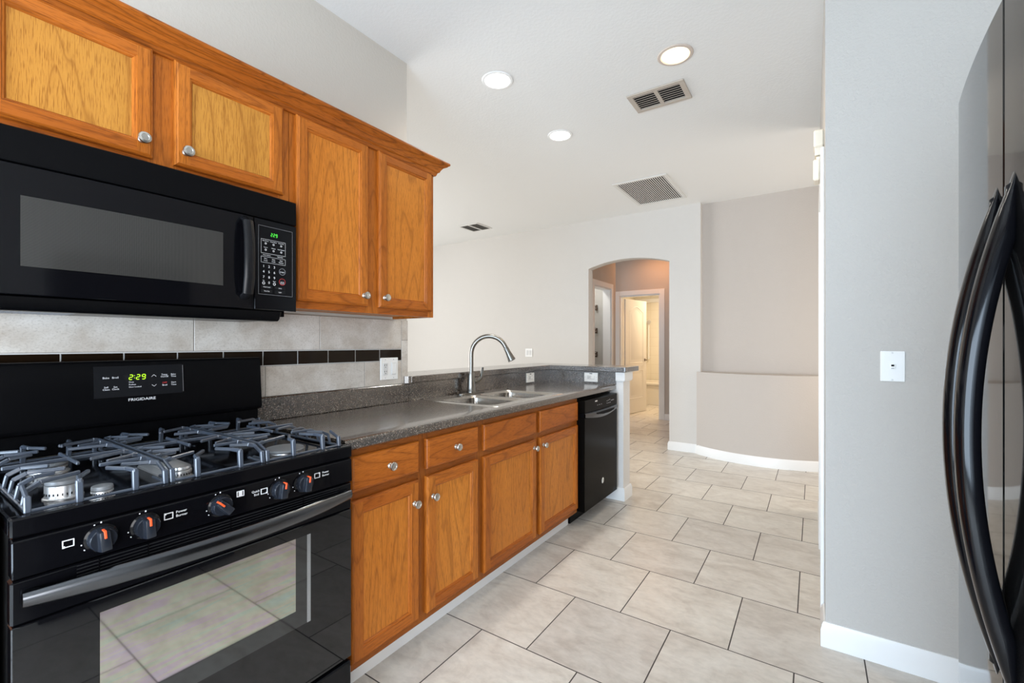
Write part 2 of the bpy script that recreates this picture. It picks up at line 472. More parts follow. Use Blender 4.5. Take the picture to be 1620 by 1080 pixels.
# half wall under the bar
hw = MB()
hw.prism([(XW-0.115, 1.80), (XW, 1.80), (XW, 3.46), (-1.26, 3.46), (-1.26, 3.61), (XW-0.115, 3.61)], 'z', 0, 1.025, 'post')
struct(hw.build('wall_half'), 'low grey half wall carrying the raised bar top', 'wall')
capm = MB().sweep([(-1.335, 3.46), (-1.26, 3.46), (-1.26, 3.61), (-1.6, 3.61)], [(0, 0.952), (0.012, 0.952), (0.018, 0.965), (0.018, 1.024), (0, 1.024)], 'trim')
struct(capm.build('trim_1'), 'white trim block under the bar end on the half wall', 'trim')

# back wall with the arched opening
AX0, AX1, AS, AA = -2.454, -1.419, 2.236, 2.318
def arch_pts(n=24):
    c = (AX0+AX1)/2; h = (AX1-AX0)/2; sg = AA-AS; R = (h*h+sg*sg)/(2*sg); cz = AA-R
    a = math.asin(h/R)
    return [(c+R*math.sin(-a+2*a*i/n), cz+R*math.cos(-a+2*a*i/n)) for i in range(n+1)]
bw = MB()
pts = arch_pts()
bw.box(XL, AX0, YB, YB+0.13, 0, CZ, 'wall')
bw.box(AX1, -1.07, YB, YB+0.13, 0, CZ, 'wall')
bw.prism([(AX0, CZ)] + [(x, z) for x, z in pts] + [(AX1, CZ)], 'y', YB, YB+0.13, 'wall')
struct(bw.build('wall_back'), 'pale greige living room wall with the arched hall opening', 'wall')
nw = MB().box(-1.07, 1.3, 5.525, 5.57, 0, CZ, 'wall_warm')
struct(nw.build('wall_niche'), 'taupe recessed niche wall above the curved low wall', 'wall')
arc = []
for i in range(33):
    a = math.radians(-36.8 + 73.6*i/32); arc.append((-0.45+1.1*math.sin(a), 6.30-1.1*math.cos(a)))
cw = MB().prism([(x, y) for x, y in arc if y < 5.523] + [(0.209, 5.523), (-1.109, 5.523)], 'z', 0, 0.933, 'wall_warm')
struct(cw.build('wall_curved'), 'low curved taupe wall bulging out below the niche', 'wall')
# wall with the phone jack, running on as the pantry wall
pw = MB()
pw.box(0.04, 1.3, 2.268, 2.385, 0, CZ, 'wall_cool')
pw.box(0.04, 0.155, 2.385, 2.50, 0, CZ, 'wall_cool')
pw.box(0.04, 0.155, 2.50, 3.30, 2.05, CZ, 'wall_cool')
pw.box(0.04, 0.155, 3.30, 4.05, 0, CZ, 'wall_cool')
struct(pw.build('wall_right'), 'grey wall beside the fridge carrying the phone jack plate', 'wall')
# unseen shell with the window openings
sh = MB()
sh.box(0.98, 1.10, -3.1, -2.25, 0, CZ, 'wall'); sh.box(0.98, 1.10, -0.45, 2.268, 0, CZ, 'wall'); sh.box(0.98, 1.10, -2.25, -0.45, 0, 0.45, 'wall'); sh.box(0.98, 1.10, -2.25, -0.45, 1.75, CZ, 'wall')
struct(sh.build('wall_fridge_side'), 'greige wall behind the refrigerator', 'wall')
sh = MB()
sh.box(1.2, 1.3, 2.385, 4.1, 0, CZ, 'wall'); sh.box(1.2, 1.3, 5.4, 5.53, 0, CZ, 'wall')
sh.box(1.2, 1.3, 4.1, 5.4, 2.4, CZ, 'wall'); sh.box(1.2, 1.3, 4.1, 5.4, 0, 0.3, 'wall')
struct(sh.build('wall_entry'), 'greige entry wall with its sidelight opening', 'wall')
sh = MB()
sh.box(XL-0.1, XL, -3.1, 0.1, 0, CZ, 'wall'); sh.box(XL-0.1, XL, 3.7, 5.57, 0, CZ, 'wall')
sh.box(XL-0.1, XL, 0.1, 3.7, 2.6, CZ, 'wall'); sh.box(XL-0.1, XL, 0.1, 3.7, 0, 0.4, 'wall')
struct(sh.build('wall_living'), 'greige living room side wall with a wide window opening', 'wall')
sh = MB()
sh.box(XL, -2.0, -3.2, -3.1, 0, CZ, 'wall'); sh.box(0.8, 1.3, -3.2, -3.1, 0, CZ, 'wall'); sh.box(-2.0, 0.8, -3.2, -3.1, 2.4, CZ, 'wall')
struct(sh.build('wall_rear'), 'greige rear wall with the patio door opening', 'wall')

# baseboards
BP = [(0, 0), (0.016, 0), (0.016, 0.070), (0.012, 0.082), (0.012, 0.088), (0.006, 0.100), (0, 0.100)]
def baseboard(name, path, label):
    return struct(MB().sweep(path, BP, 'trim').build(name), label, 'baseboard')
baseboard('baseboard_right', [(0.04, 2.418), (0.04, 2.268), (0.98, 2.268)][::1] if False else [(0.04, 2.42), (0.04, 2.268), (0.978, 2.268)], 'white baseboard along the wall with the phone jack')
baseboard('baseboard_pantry', [(0.04, 4.05), (0.04, 3.385)], 'white baseboard on the pantry wall beyond its door casing')
baseboard('baseboard_half', [(-1.40, 3.46), (-1.26, 3.46), (-1.26, 3.61), (XW-0.115, 3.61)], 'white baseboard wrapping the end of the half wall')
arcf = [p for p in arc if p[1] < 5.44]
baseboard('baseboard_niche', [(AX1, 5.57), (AX1, YB), (arcf[0][0]-0.004, YB)] + arcf[1:-1] + [(0.19, 5.47)], 'white curved baseboard under the niche wall')
baseboard('baseboard_back', [(XL, YB), (AX0, YB), (AX0, 5.57)], 'white baseboard along the living room back wall')

# hall and bathroom beyond the arch
hl = MB()
hl.box(-2.69, -2.57, 5.57, 5.88, 0, 2.865, 'wall_warm'); hl.box(-2.69, -2.57, 6.51, 6.71, 0, 2.865, 'wall_warm')
hl.box(-2.69, -2.57, 5.88, 6.51, 2.09, 2.865, 'wall_warm')
struct(hl.build('wall_hall_left'), 'warm hall wall with the closet opening', 'wall')
hl = MB()
hl.box(-3.4, -2.80, 7.52, 7.63, 0, 2.865, 'wall_warm'); hl.box(-2.11, -1.3, 7.52, 7.63, 0, 2.865, 'wall_warm')
hl.box(-2.80, -2.11, 7.52, 7.63, 2.085, 2.865, 'wall_warm')
struct(hl.build('wall_hall_end'), 'warm lit hall end wall around the bathroom doorway', 'wall')
struct(bx(-1.42, -1.30, 5.57, 7.52, 0, 2.865, 'wall_warm').build('wall_hall_right'), 'hall side wall right of the arch', 'wall')
struct(MB().box(-3.5, -1.3, 5.57, 7.63, 2.865, 2.94, 'ceiling').box(-3.5, -1.3, 7.63, 10.1, 2.5, 2.56, 'ceiling').build('ceiling_hall'), 'lower white hall and bathroom ceiling', 'ceiling')
cl = MB()
cl.box(-3.36, -3.30, 5.57, 6.71, 0, 2.865, 'closet'); cl.box(-3.30, -2.69, 6.56, 6.71, 0, 2.865, 'closet'); cl.box(-3.30, -2.69, 5.57, 5.70, 0, 2.865, 'closet')
struct(cl.build('wall_closet'), 'grey closet interior walls behind the hall opening', 'wall')
bt = MB()
bt.box(-3.42, -3.36, 7.63, 10.0, 0, 2.5, 'bath_wall'); bt.box(-1.56, -1.5, 7.63, 10.0, 0, 2.5, 'bath_wall'); bt.box(-3.42, -1.5, 9.96, 10.0, 0, 2.5, 'bath_tile')
struct(bt.build('wall_bath'), 'cream tiled bathroom walls around the tub', 'wall')
struct(bx(-3.36, -1.56, 9.93, 9.96, 2.17, 2.25, 'trim').build('trim_2'), 'white ledge trim at the top of the bathroom tile', 'trim')

# door casings
def casing_x(name, x, sgn, y0, y1, zt, label, w=0.075, jamb=0.12):
    b = MB(); p0, p1 = (x, x+sgn*0.015) if sgn > 0 else (x-0.015, x)
    b.box(p0, p1, y0-w, y0, 0, zt+w, 'trim', 0.003); b.box(p0, p1, y1, y1+w, 0, zt+w, 'trim', 0.003); b.box(p0, p1, y0, y1, zt, zt+w, 'trim', 0.003)
    j0, j1 = (x-jamb, x) if sgn > 0 else (x, x+jamb)
    b.box(j0, j1, y0, y0+0.018, 0, zt, 'trim'); b.box(j0, j1, y1-0.018, y1, 0, zt, 'trim'); b.box(j0, j1, y0+0.018, y1-0.018, zt-0.018, zt, 'trim')
    return struct(b.build(name), label, 'door frame')
casing_x('trim_3', -2.57, 1, 5.88, 6.51, 2.09, 'white casing around the closet opening in the hall')
casing_x('trim_4', 0.04, -1, 2.50, 3.30, 2.05, 'white casing of the pantry door seen edge on', 0.078, 0.115)
b = MB()
for a0, a1, z0, z1 in ((-2.875, -2.80, 0, 2.165), (-2.11, -2.035, 0, 2.165), (-2.80, -2.11, 2.085, 2.165)):
    b.box(a0, a1, 7.505, 7.52, z0, z1, 'trim', 0.003)
b.box(-2.80, -2.78, 7.52, 7.63, 0, 2.085, 'trim'); b.box(-2.13, -2.11, 7.52, 7.63, 0, 2.085, 'trim'); b.box(-2.78, -2.13, 7.52, 7.63, 2.065, 2.085, 'trim')
struct(b.build('trim_5'), 'white casing around the bathroom doorway at the hall end', 'door frame')
baseboard('baseboard_hall', [(-2.033, 7.52), (-1.42, 7.52)], 'white baseboard right of the bathroom doorway')
struct(bx(0.075, 0.11, 2.52, 3.28, 0.008, 2.03, 'door_white').build('door_2'), 'closed white pantry door inside its casing', 'door')

# bathroom door, open
dr = thing('door_1', (-2.775, 7.645, 0), 'open white panel door leading into the lit bathroom', 'door'); dr['kind'] = 'structure'
ang = math.radians(79)
mt = Matrix.Translation((-2.775, 7.645, 0)) @ Matrix.Rotation(ang, 4, 'Z')
DW_, DH_ = 0.74, 2.045
b = MB(); b.box(0, DW_, -0.035, 0, 0.01, DH_, 'door_white', 0.002)
leafface = -0.035
def dpanel(b, z0, z1, arch):
    x0, x1 = 0.12, DW_-0.12; n = 14
    def ring(i, d):
        pp = [(x0+i, z0+i), (x1-i, z0+i)]
        if arch:
            for k in range(n+1):
                t = k/n; xx = (x1-i) + ((x0+i)-(x1-i))*t
                zz = z1-i - 0.085*(1-math.sin(math.pi*t)**1.5)
                pp.append((xx, zz))
        else: pp += [(x1-i, z1-i), (x0+i, z1-i)]
        return [(x, leafface-d, z) for x, z in pp]
    R = [ring(0, 0.0008), ring(0.012, 0.004), ring(0.022, -0.004), ring(0.05, -0.004), ring(0.075, 0.003)]
    t = bmesh.new(); V = [[t.verts.new(p) for p in r] for r in R]
    for a, c in zip(V, V[1:]):
        for j in range(len(a)):
            q = (j+1) % len(a); t.faces.new((a[j], a[q], c[q], c[j]))
    t.faces.new(V[-1]); bmesh.ops.recalc_face_normals(t, faces=t.faces)
    b.take(t, 'door_white')
dpanel(b, 0.90, 1.93, True); dpanel(b, 0.26, 0.78, False)
bmesh.ops.transform(b.bm, matrix=mt, verts=b.bm.verts)
leaf = b.build('door_leaf', dr)
b = MB()
b.lathe([(0.0, 0), (0.028, 0), (0.026, 0.006), (0.010, 0.010), (0.010, 0.045), (0, 0.045)], (DW_-0.06, leafface, 0.955), (0, -1, 0), 'handle_metal', 16)
b.tube([(DW_-0.06, leafface-0.042, 0.955), (DW_-0.10, leafface-0.045, 0.957), (DW_-0.16, leafface-0.045, 0.950)], [0.009, 0.008, 0.007], 'handle_metal', 10)
bmesh.ops.transform(b.bm, matrix=mt, verts=b.bm.verts)
b.build('door_handle', dr)
for z in (0.22, 1.05, 1.86):
    MB().lathe([(0, -0.045), (0.006, -0.045), (0.006, 0.045), (0, 0.045)], (-2.787, 7.637, z), (0, 0, 1), 'nickel', 10).build('hinge', dr)

# bathtub and slide bar
tb = MB(); tx0, tx1, ty0, ty1 = -3.355, -1.565, 9.20, 9.925
tb.box(tx0, tx1, ty0, ty0+0.08, 0, 0.40, 'tub', 0.004)
tb.box(tx0, tx1, ty0-0.02, ty0+0.09, 0.40, 0.455, 'tub', 0.012, 2); tb.box(tx0, tx1, ty1-0.07, ty1, 0, 0.455, 'tub', 0.01, 2)
tb.box(tx0, tx0+0.1, ty0+0.08, ty1-0.07, 0, 0.455, 'tub', 0.01, 2); tb.box(tx1-0.1, tx1, ty0+0.08, ty1-0.07, 0, 0.455, 'tub', 0.01, 2)
tb.box(tx0+0.1, tx1-0.1, ty0+0.08, ty1-0.07, 0, 0.12, 'tub')
tag(tb.build('bathtub'), 'cream bathtub with a flat apron seen through the bathroom doorway', 'bathtub')
sb = thing('shower_slide_bar', (-3.030, 9.955, 0.9), 'white hand shower bar with round head on the bathroom tile', 'shower bar')
MB().tube([(-3.030, 9.90, 0.92), (-3.030, 9.90, 1.72)], 0.017, 'white', 12).build('rail', sb)
for z in (0.95, 1.70): MB().box(-3.045, -3.015, 9.90, 9.958, z-0.02, z+0.02, 'white', 0.005).build('bracket', sb)
MB().lathe([(0, 0.03), (0.045, 0.025), (0.05, 0.0), (0.03, -0.02), (0, -0.025)], (-3.010, 9.86, 1.74), (0.3, -1, -0.3), 'chrome_badge', 18).build('shower_head', sb)

# wire shelves in the hall closet
for i, z in enumerate((0.75, 1.115, 1.485, 1.845)):
    b = MB()
    for k in range(16): b.tube([(-3.29+0.465*k/15, 5.715, z), (-3.29+0.465*k/15, 6.545, z)], 0.0025, 'trim', 6)
    b.tube([(-2.82, 5.715, z), (-2.82, 6.545, z)], 0.004, 'trim', 6); b.tube([(-2.815, 5.715, z-0.035), (-2.815, 6.545, z-0.035)], 0.004, 'trim', 6)
    b.box(-2.835, -2.805, 6.53, 6.559, z-0.07, z+0.015, 'handle_metal', 0.002)
    o = b.build('wire_shelf')
    tag(o, ['lowest wire closet shelf in the hall closet', 'wire closet shelf second from the floor in the hall closet',
            'wire closet shelf second from the top in the hall closet', 'topmost wire closet shelf in the hall closet'][i], 'shelf', 'wire shelves in the hall closet')

# ------------------------------------------------------------------ cabinets
FX = -1.345; DX = -1.325      # base face frame and door faces
UX = -1.64; UDX = -1.62       # wall cabinet face frame and door faces

def knob(parent, x, y, z, s=1.0):
    b = MB()
    b.lathe([(0.0, 0), (0.011, 0), (0.0105, 0.003), (0.0065, 0.007), (0.0062, 0.012), (0.0125, 0.016), (0.0160, 0.020), (0.0165, 0.0235), (0.0150, 0.027), (0.0095, 0.0285), (0.0085, 0.0275), (0, 0.028)],
            (x, y, z), (1, 0, 0), 'nickel', 24)
    return b.build('knob', parent)

def door_mesh(x, y0, y1, z0, z1, panel, fw=0.045, th=0.02):
    b = MB()
    fr = 'oak_z'; rl = 'oak_y'
    b.frame_yz(x, 1, y0, y1, z0, z1, [(0, -th), (0, -0.007), (0.003, -0.003), (0.004, -0.0035), (0.0085, 0)], fr, rl)
    e = 0.0085
    b.quad([(x, y0+e, z0+e), (x, y0+fw, z0+e), (x, y0+fw, z1-e), (x, y0+e, z1-e)], fr)
    b.quad([(x, y1-fw, z0+e), (x, y1-e, z0+e), (x, y1-e, z1-e), (x, y1-fw, z1-e)], fr)
    b.quad([(x, y0+fw, z0+e), (x, y1-fw, z0+e), (x, y1-fw, z0+fw), (x, y0+fw, z0+fw)], rl)
    b.quad([(x, y0+fw, z1-fw), (x, y1-fw, z1-fw), (x, y1-fw, z1-e), (x, y0+fw, z1-e)], rl)
    b.frame_yz(x, 1, y0+fw, y1-fw, z0+fw, z1-fw, [(0, 0), (0.0015, -0.003), (0.006, -0.0045), (0.010, -0.010)], fr, rl)
    i = fw+0.010
    b.quad([(x-0.010, y0+i, z0+i), (x-0.010, y1-i, z0+i), (x-0.010, y1-i, z1-i), (x-0.010, y0+i, z1-i)], panel)
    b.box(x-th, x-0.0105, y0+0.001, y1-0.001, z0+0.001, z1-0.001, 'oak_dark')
    return b
def drawer_mesh(x, y0, y1, z0, z1, th=0.02):
    b = MB()
    b.frame_yz(x, 1, y0, y1, z0, z1, [(0, -th), (0, -0.008), (0.003, -0.003), (0.004, -0.0035), (0.010, 0)], 'oak_y', 'oak_y')
    e = 0.010
    b.quad([(x, y0+e, z0+e), (x, y1-e, z0+e), (x, y1-e, z1-e), (x, y0+e, z1-e)], 'oak_y')
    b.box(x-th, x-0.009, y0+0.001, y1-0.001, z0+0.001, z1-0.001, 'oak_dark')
    return b

def base_unit(y0, y1, fronts, label, sink=False):
    t = thing('base_cabinet', ((XW+FX)/2, (y0+y1)/2, 0), label, 'cabinet', 'oak base cabinets under the countertop')
    b = MB()
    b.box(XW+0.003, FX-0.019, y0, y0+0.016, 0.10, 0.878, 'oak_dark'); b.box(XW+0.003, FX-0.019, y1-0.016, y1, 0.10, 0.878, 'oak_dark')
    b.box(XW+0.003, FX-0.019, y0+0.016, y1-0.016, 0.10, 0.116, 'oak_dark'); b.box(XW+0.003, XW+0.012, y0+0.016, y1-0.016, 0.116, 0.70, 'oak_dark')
    b.build('carcass', t)
    b = MB(); ym = (y0+y1)/2
    for a0, a1 in ((y0, y0+0.038), (ym-0.03, ym+0.03), (y1-0.038, y1)): b.box(FX-0.019, FX, a0, a1, 0.10, 0.878, 'oak_shaded_z')
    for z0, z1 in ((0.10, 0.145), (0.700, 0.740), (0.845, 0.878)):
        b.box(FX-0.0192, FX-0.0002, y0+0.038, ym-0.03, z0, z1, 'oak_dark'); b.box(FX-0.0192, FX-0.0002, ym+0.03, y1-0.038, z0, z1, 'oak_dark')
    b.build('face_frame', t)
    o = MB().box(XW+0.01, -1.412, y0+0.001, y1-0.001, 0, 0.10, 'trim').build('toe_kick', t); o['label'] = 'pale toe kick board'
    for d0, d1, knob_side, dk in fronts:
        d = door_mesh(DX, d0, d1, 0.132, 0.700, 'oak_panel_base').build('door', t)
        knob(d, DX, d1-0.030 if knob_side > 0 else d0+0.030, 0.612 if not sink else 0.655)
        f = drawer_mesh(DX, d0, d1, 0.731, 0.856).build('drawer_front', t)
        if dk: knob(f, DX, (d0+d1)/2+0.005, 0.792)
    return t
base_unit(0.955, 1.715, [(0.976, 1.297, 1, True), (1.342, 1.683, -1, True)], 'oak base cabinet with two knobbed drawers between range and sink cabinet')
base_unit(1.715, 2.790, [(1.731, 2.223, 1, False), (2.267, 2.772, -1, False)], 'oak sink base cabinet with two plain false drawer fronts', True)

base_unit(-0.640, 0.160, [(-0.62, -0.258, 1, True), (-0.222, 0.14, -1, True)], 'unseen oak base cabinet on the side of the range away from the sink')  # out of view, added to keep the range side dark
def wall_unit(y0, y1, z0, z1, doors, label, strip=None):
    t = thing('wall_cabinet', ((XW+UX)/2, (y0+y1)/2, z0), label, 'cabinet', 'oak wall cabinets')
    b = MB()
    b.box(XW+0.013, UX-0.019, y0, y0+0.016, z0, z1, 'oak_shaded_z'); b.box(XW+0.013, UX-0.019, y1-0.016, y1, z0, z1, 'oak_shaded_z')
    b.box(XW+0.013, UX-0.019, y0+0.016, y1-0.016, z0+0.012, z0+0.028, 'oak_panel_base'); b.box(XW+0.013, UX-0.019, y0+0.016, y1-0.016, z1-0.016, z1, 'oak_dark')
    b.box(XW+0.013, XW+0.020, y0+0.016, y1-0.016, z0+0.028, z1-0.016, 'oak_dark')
    b.build('carcass', t)
    b = MB(); ym = (doors[0][1]+doors[1][0])/2
    for a0, a1 in ((y0, y0+0.04), (ym-0.036, ym+0.036), (y1-0.04, y1)): b.box(UX-0.019, UX, a0, a1, z0, z1, 'oak_z')
    for a0, a1 in ((z0, z0+0.045), (z1-0.045, z1)):
        b.box(UX-0.0192, UX-0.0002, y0+0.04, ym-0.036, a0, a1, 'oak_y'); b.box(UX-0.0192, UX-0.0002, ym+0.036, y1-0.04, a0, a1, 'oak_y')
    b.build('face_frame', t)
    for d0, d1, ks, p in doors:
        dz0, dz1 = z0+0.028, z1-0.027
        d = door_mesh(UDX, d0, d1, dz0, dz1, p, 0.039).build('door', t)
        knob(d, UDX, d1-0.028 if ks > 0 else d0+0.028, dz0+0.045)
    return t
wall_unit(0.15, 0.927, 1.772, 2.150, [(0.166, 0.506, 1, 'oak_panel'), (0.560, 0.900, -1, 'oak_panel')], 'short oak wall cabinet with two square doors above the microwave')
wall_unit(0.929, 1.70, 1.387, 2.150, [(0.951, 1.281, 1, 'oak_panel_base'), (1.338, 1.674, -1, 'oak_panel_base')], 'tall oak wall cabinet with two long doors at the end of the run')
cr = MB().sweep([(UX, 0.05), (UX, 1.70), (XW+0.003, 1.70)][::-1] if False else [(XW+0.003, 1.702), (UX+0.001, 1.702), (UX+0.001, 0.14)],
                [(0, 2.122), (-0.008, 2.122), (-0.012, 2.130), (-0.014, 2.138), (-0.022, 2.142), (-0.026, 2.152), (-0.036, 2.166), (-0.050, 2.172), (-0.055, 2.178), (-0.060, 2.180), (-0.062, 2.186), (-0.060, 2.192), (0, 2.192)], 'oak_crown')
o = cr.build('crown_molding'); tag(o, 'stepped oak crown molding along the top of the wall cabinets', 'molding')

# countertop with a cut-out for the sink
CT = 0.922
SY0, SY1, SX0, SX1 = 1.885, 2.620, -1.880, -1.375
ct = thing('countertop', (-1.63, 2.2, 0.88), 'dark speckled laminate countertop with the sink let into it', 'countertop')
b = MB(); CX0, CX1, CY0, CY1 = XW+0.003, -1.318, 0.945, 3.452
def nose(y0, y1):
    return [(-1.40, 0.882), (-1.324, 0.882), (-1.318, 0.888), (-1.318, 0.912), (-1.323, 0.919), (-1.332, CT), (-1.40, CT)]
b.prism([(x, z) for x, z in nose(0, 0)], 'y', CY0, CY1, 'laminate')
for x0, x1, y0, y1 in ((CX0, -1.40, CY0, SY0), (CX0, -1.40, SY1, CY1), (CX0, SX0, SY0, SY1)):
    b.box(x0, x1, y0, y1, 0.884, CT, 'laminate')
b.build('slab', ct)
b = MB()
b.box(CX0, XW+0.020, CY0, 1.80, CT, 1.024, 'laminate', 0.003); b.box(CX0, XW+0.020, 1.80, 3.44, CT, 1.0245, 'laminate')
b.box(CX0, -1.318, 3.440, 3.458, CT, 1.0245, 'laminate')
b.build('backsplash_lip', ct)
ct2 = thing('countertop', (-1.63, -0.24, 0.88), 'unseen short speckled laminate counter on the side of the range away from the sink', 'countertop')  # out of view, added with its cabinet to darken the range side
b = MB(); b.prism(nose(0, 0), 'y', -0.64, 0.163, 'laminate'); b.box(CX0, -1.40, -0.64, 0.163, 0.884, CT, 'laminate'); b.build('slab', ct2)
MB().box(CX0, XW+0.020, -0.64, 0.163, CT, 1.024, 'laminate', 0.003).build('backsplash_lip', ct2)
# raised bar top
bt = MB()
def rc(cx, cy, r, a0, a1, n=5): return [(cx+r*math.cos(math.radians(a0+(a1-a0)*i/n)), cy+r*math.sin(math.radians(a0+(a1-a0)*i/n))) for i in range(n+1)]
bp = [(-1.912, 1.805), (-1.912, 3.418)] + rc(-1.238, 3.434, 0.016, -90, 0) + rc(-1.25, 3.72, 0.028, 0, 90) + rc(-2.19, 3.69, 0.06, 90, 180) + [(-2.25, 1.805)]
bt.prism(bp, 'z', 1.0265, 1.066, 'laminate', 0.003)
bt.prism([(-1.943, 1.770), (-1.930, 1.770), (-1.914, 1.785), (-1.912, 1.8048), (-1.943, 1.8048)], 'z', 1.0265, 1.066, 'laminate')
o = bt.build('bar_top'); tag(o, 'raised L shaped bar top in dark speckled laminate on the half wall', 'bar top')

# tile backsplash
bs = thing('tile_backsplash', (XW+0.005, 1.0, 1.2), 'stone tile backsplash with a black glazed tile band behind the range', 'backsplash')
TX = XW+0.010
b = MB().box(XW+0.0005, XW+0.008, 0.166, 0.944, 0.918, 1.384, 'grout_dark'); b.box(XW+0.0005, XW+0.008, -0.6, 0.166, 1.025, 1.384, 'grout_dark'); b.box(XW+0.0005, XW+0.008, 0.944, 1.80, 1.025, 1.384, 'grout_dark'); b.box(XW+0.007, XW+0.0088, -0.6, 1.7522, 1.1552, 1.2228, 'grout_light'); o = b.build('grout', bs)
def tiles(name, ys, z0, z1, m):
    for y0, y1 in zip(ys, ys[1:]):
        b = MB().box(XW+0.004, TX, y0+0.0013, y1-0.0013, z0+0.001, z1-0.001, m, 0.001); b.build(name, bs)
up = [-0.298, 0.211, 0.728, 1.247, 1.752]; lo = [-0.03, 0.485, 0.993, 1.501, 1.752]
tiles('stone_tile', up, 1.223, 1.384, 'tile'); tiles('stone_tile', [0.166, 0.485, 0.944], 0.918, 1.155, 'tile'); tiles('stone_tile', [-0.298, 0.166], 1.025, 1.155, 'tile'); tiles('stone_tile', [0.944, 0.993, 1.501, 1.752], 1.025, 1.155, 'tile')
MB().box(XW+0.004, TX, 1.7535, 1.7985, 1.026, 1.270, 'tile', 0.001).build('stone_tile', bs)
MB().box(XW+0.004, TX, 1.7535, 1.7985, 1.2725, 1.384, 'tile', 0.001).build('stone_tile', bs)
tiles('black_tile', [-0.5552+0.1538*i for i in range(16)], 1.158, 1.220, 'tile_black')

# ------------------------------------------------------------------ sink and faucet
sk = thing('sink', (-1.64, 2.255, CT), 'stainless steel double bowl sink set into the countertop', 'sink')
RX0, RX1, RY0, RY1 = -1.905, -1.358, 1.868, 2.640
bowls = [(1.905, 2.222), (2.258, 2.600)]; BX0, BX1 = -1.790, -1.410
def rrect(x0, x1, y0, y1, r, n=5):
    return rc(x1-r, y1-r, r, 0, 90, n) + rc(x0+r, y1-r, r, 90, 180, n) + rc(x0+r, y0+r, r, 180, 270, n) + rc(x1-r, y0+r, r, 270, 360, n)
b = MB(); t = bmesh.new()
outer = [t.verts.new((x, y, CT+0.004)) for x, y in rrect(RX0+0.006, RX1-0.006, RY0+0.006, RY1-0.006, 0.03)]
loops = [outer]
for y0, y1 in bowls: loops.append([t.verts.new((x, y, CT+0.004)) for x, y in rrect(BX0, BX1, y0, y1, 0.045)])
edges = []
for L in loops:
    for i in range(len(L)): edges.append(t.edges.new((L[i], L[(i+1) % len(L)])))
bmesh.ops.triangle_fill(t, use_beauty=True, use_dissolve=False, edges=edges)
for f in t.faces:
    if f.normal.z < 0: f.normal_flip()
b.take(t, 'steel')
t = bmesh.new()
R1 = [t.verts.new((x, y, CT+0.004)) for x, y in rrect(RX0+0.006, RX1-0.006, RY0+0.006, RY1-0.006, 0.03)]
R2 = [t.verts.new((x, y, CT+0.0005)) for x, y in rrect(RX0, RX1, RY0, RY1, 0.034)]
for i in range(len(R1)): t.faces.new((R1[i], R2[i], R2[(i+1) % len(R1)], R1[(i+1) % len(R1)]))
bmesh.ops.recalc_face_normals(t, faces=t.faces); b.take(t, 'steel')
b.build('rim', sk)
for y0, y1 in bowls:
    b = MB(); t = bmesh.new(); rings = []
    for ins, z in ((0, CT+0.004), (0.003, CT+0.0005), (0.010, CT-0.010), (0.016, CT-0.12), (0.030, CT-0.155), (0.06, CT-0.163)):
        rings.append([t.verts.new((x, y, z)) for x, y in rrect(BX0+ins, BX1-ins, y0+ins, y1-ins, max(0.045-ins*0.2, 0.02))])
    for a, c in zip(rings, rings[1:]):
        for i in range(len(a)): t.faces.new((a[i], a[(i+1) % len(a)], c[(i+1) % len(a)], c[i]))
    t.faces.new(rings[-1])
    for f in t.faces: f.normal_update()
    b.take(t, 'steel_bowl')
    bo = b.build('bowl', sk)
    MB().lathe([(0.0, 0.004), (0.030, 0.004), (0.038, 0.006), (0.043, 0.004), (0.044, 0.0)], ((BX0+BX1)/2, (y0+y1)/2, CT-0.163), (0, 0, 1), 'steel', 24).build('strainer', bo)

FXc, FYc = -1.868, 2.292
fa = thing('faucet', (FXc, FYc, CT), 'brushed nickel gooseneck pull-down faucet behind the sink bowls', 'faucet')
b = MB(); b.prism(rrect(FXc-0.030, FXc+0.030, FYc-0.125, FYc+0.125, 0.029), 'z', CT+0.0045, CT+0.011, 'nickel_faucet', 0.002); b.build('deck_plate', fa)
b = MB(); b.lathe([(0, 0.011), (0.029, 0.011), (0.029, 0.018), (0.027, 0.022), (0.0255, 0.05), (0.0225, 0.135), (0.0215, 0.140), (0.0, 0.140)], (FXc, FYc, CT), (0, 0, 1), 'nickel_faucet', 28); b.build('body', fa)
ph = math.radians(28); dx, dy = math.cos(ph), math.sin(ph)
def fp(s, z): return (FXc+dx*s, FYc+dy*s, z)
pts = [fp(0, CT+0.138), fp(0, CT+0.20), fp(0, CT+0.258)]
for i in range(1, 19):
    a = math.radians(180-158*i/18); pts.append(fp(0.118+0.118*math.cos(a), CT+0.262+0.118*math.sin(a)))
MB().tube(pts, 0.0145, 'nickel_faucet', 16).build('spout', fa)
e = Vector(pts[-1]); d = (Vector(pts[-1])-Vector(pts[-2])).normalized()
b = MB(); b.lathe([(0, 0), (0.0155, 0), (0.0165, 0.004), (0.0175, 0.03), (0.0245, 0.082), (0.0255, 0.092), (0.023, 0.096), (0, 0.094)], e+d*0.001, d, 'nickel_faucet', 20); b.build('spray_head', fa)
b = MB()
b.lathe([(0, 0.018), (0.0175, 0.018), (0.018, 0.040), (0.013, 0.052), (0, 0.054)], (FXc, FYc, CT+0.082), (0.15, 1, 0.0), 'nickel_faucet', 20)
b.tube([(FXc+0.004, FYc+0.040, CT+0.082), (FXc+0.012, FYc+0.062, CT+0.086), (FXc+0.020, FYc+0.082, CT+0.108), (FXc+0.024, FYc+0.090, CT+0.172)], [0.013, 0.014, 0.012, 0.009], 'nickel_faucet', 12)
b.build('lever', fa)

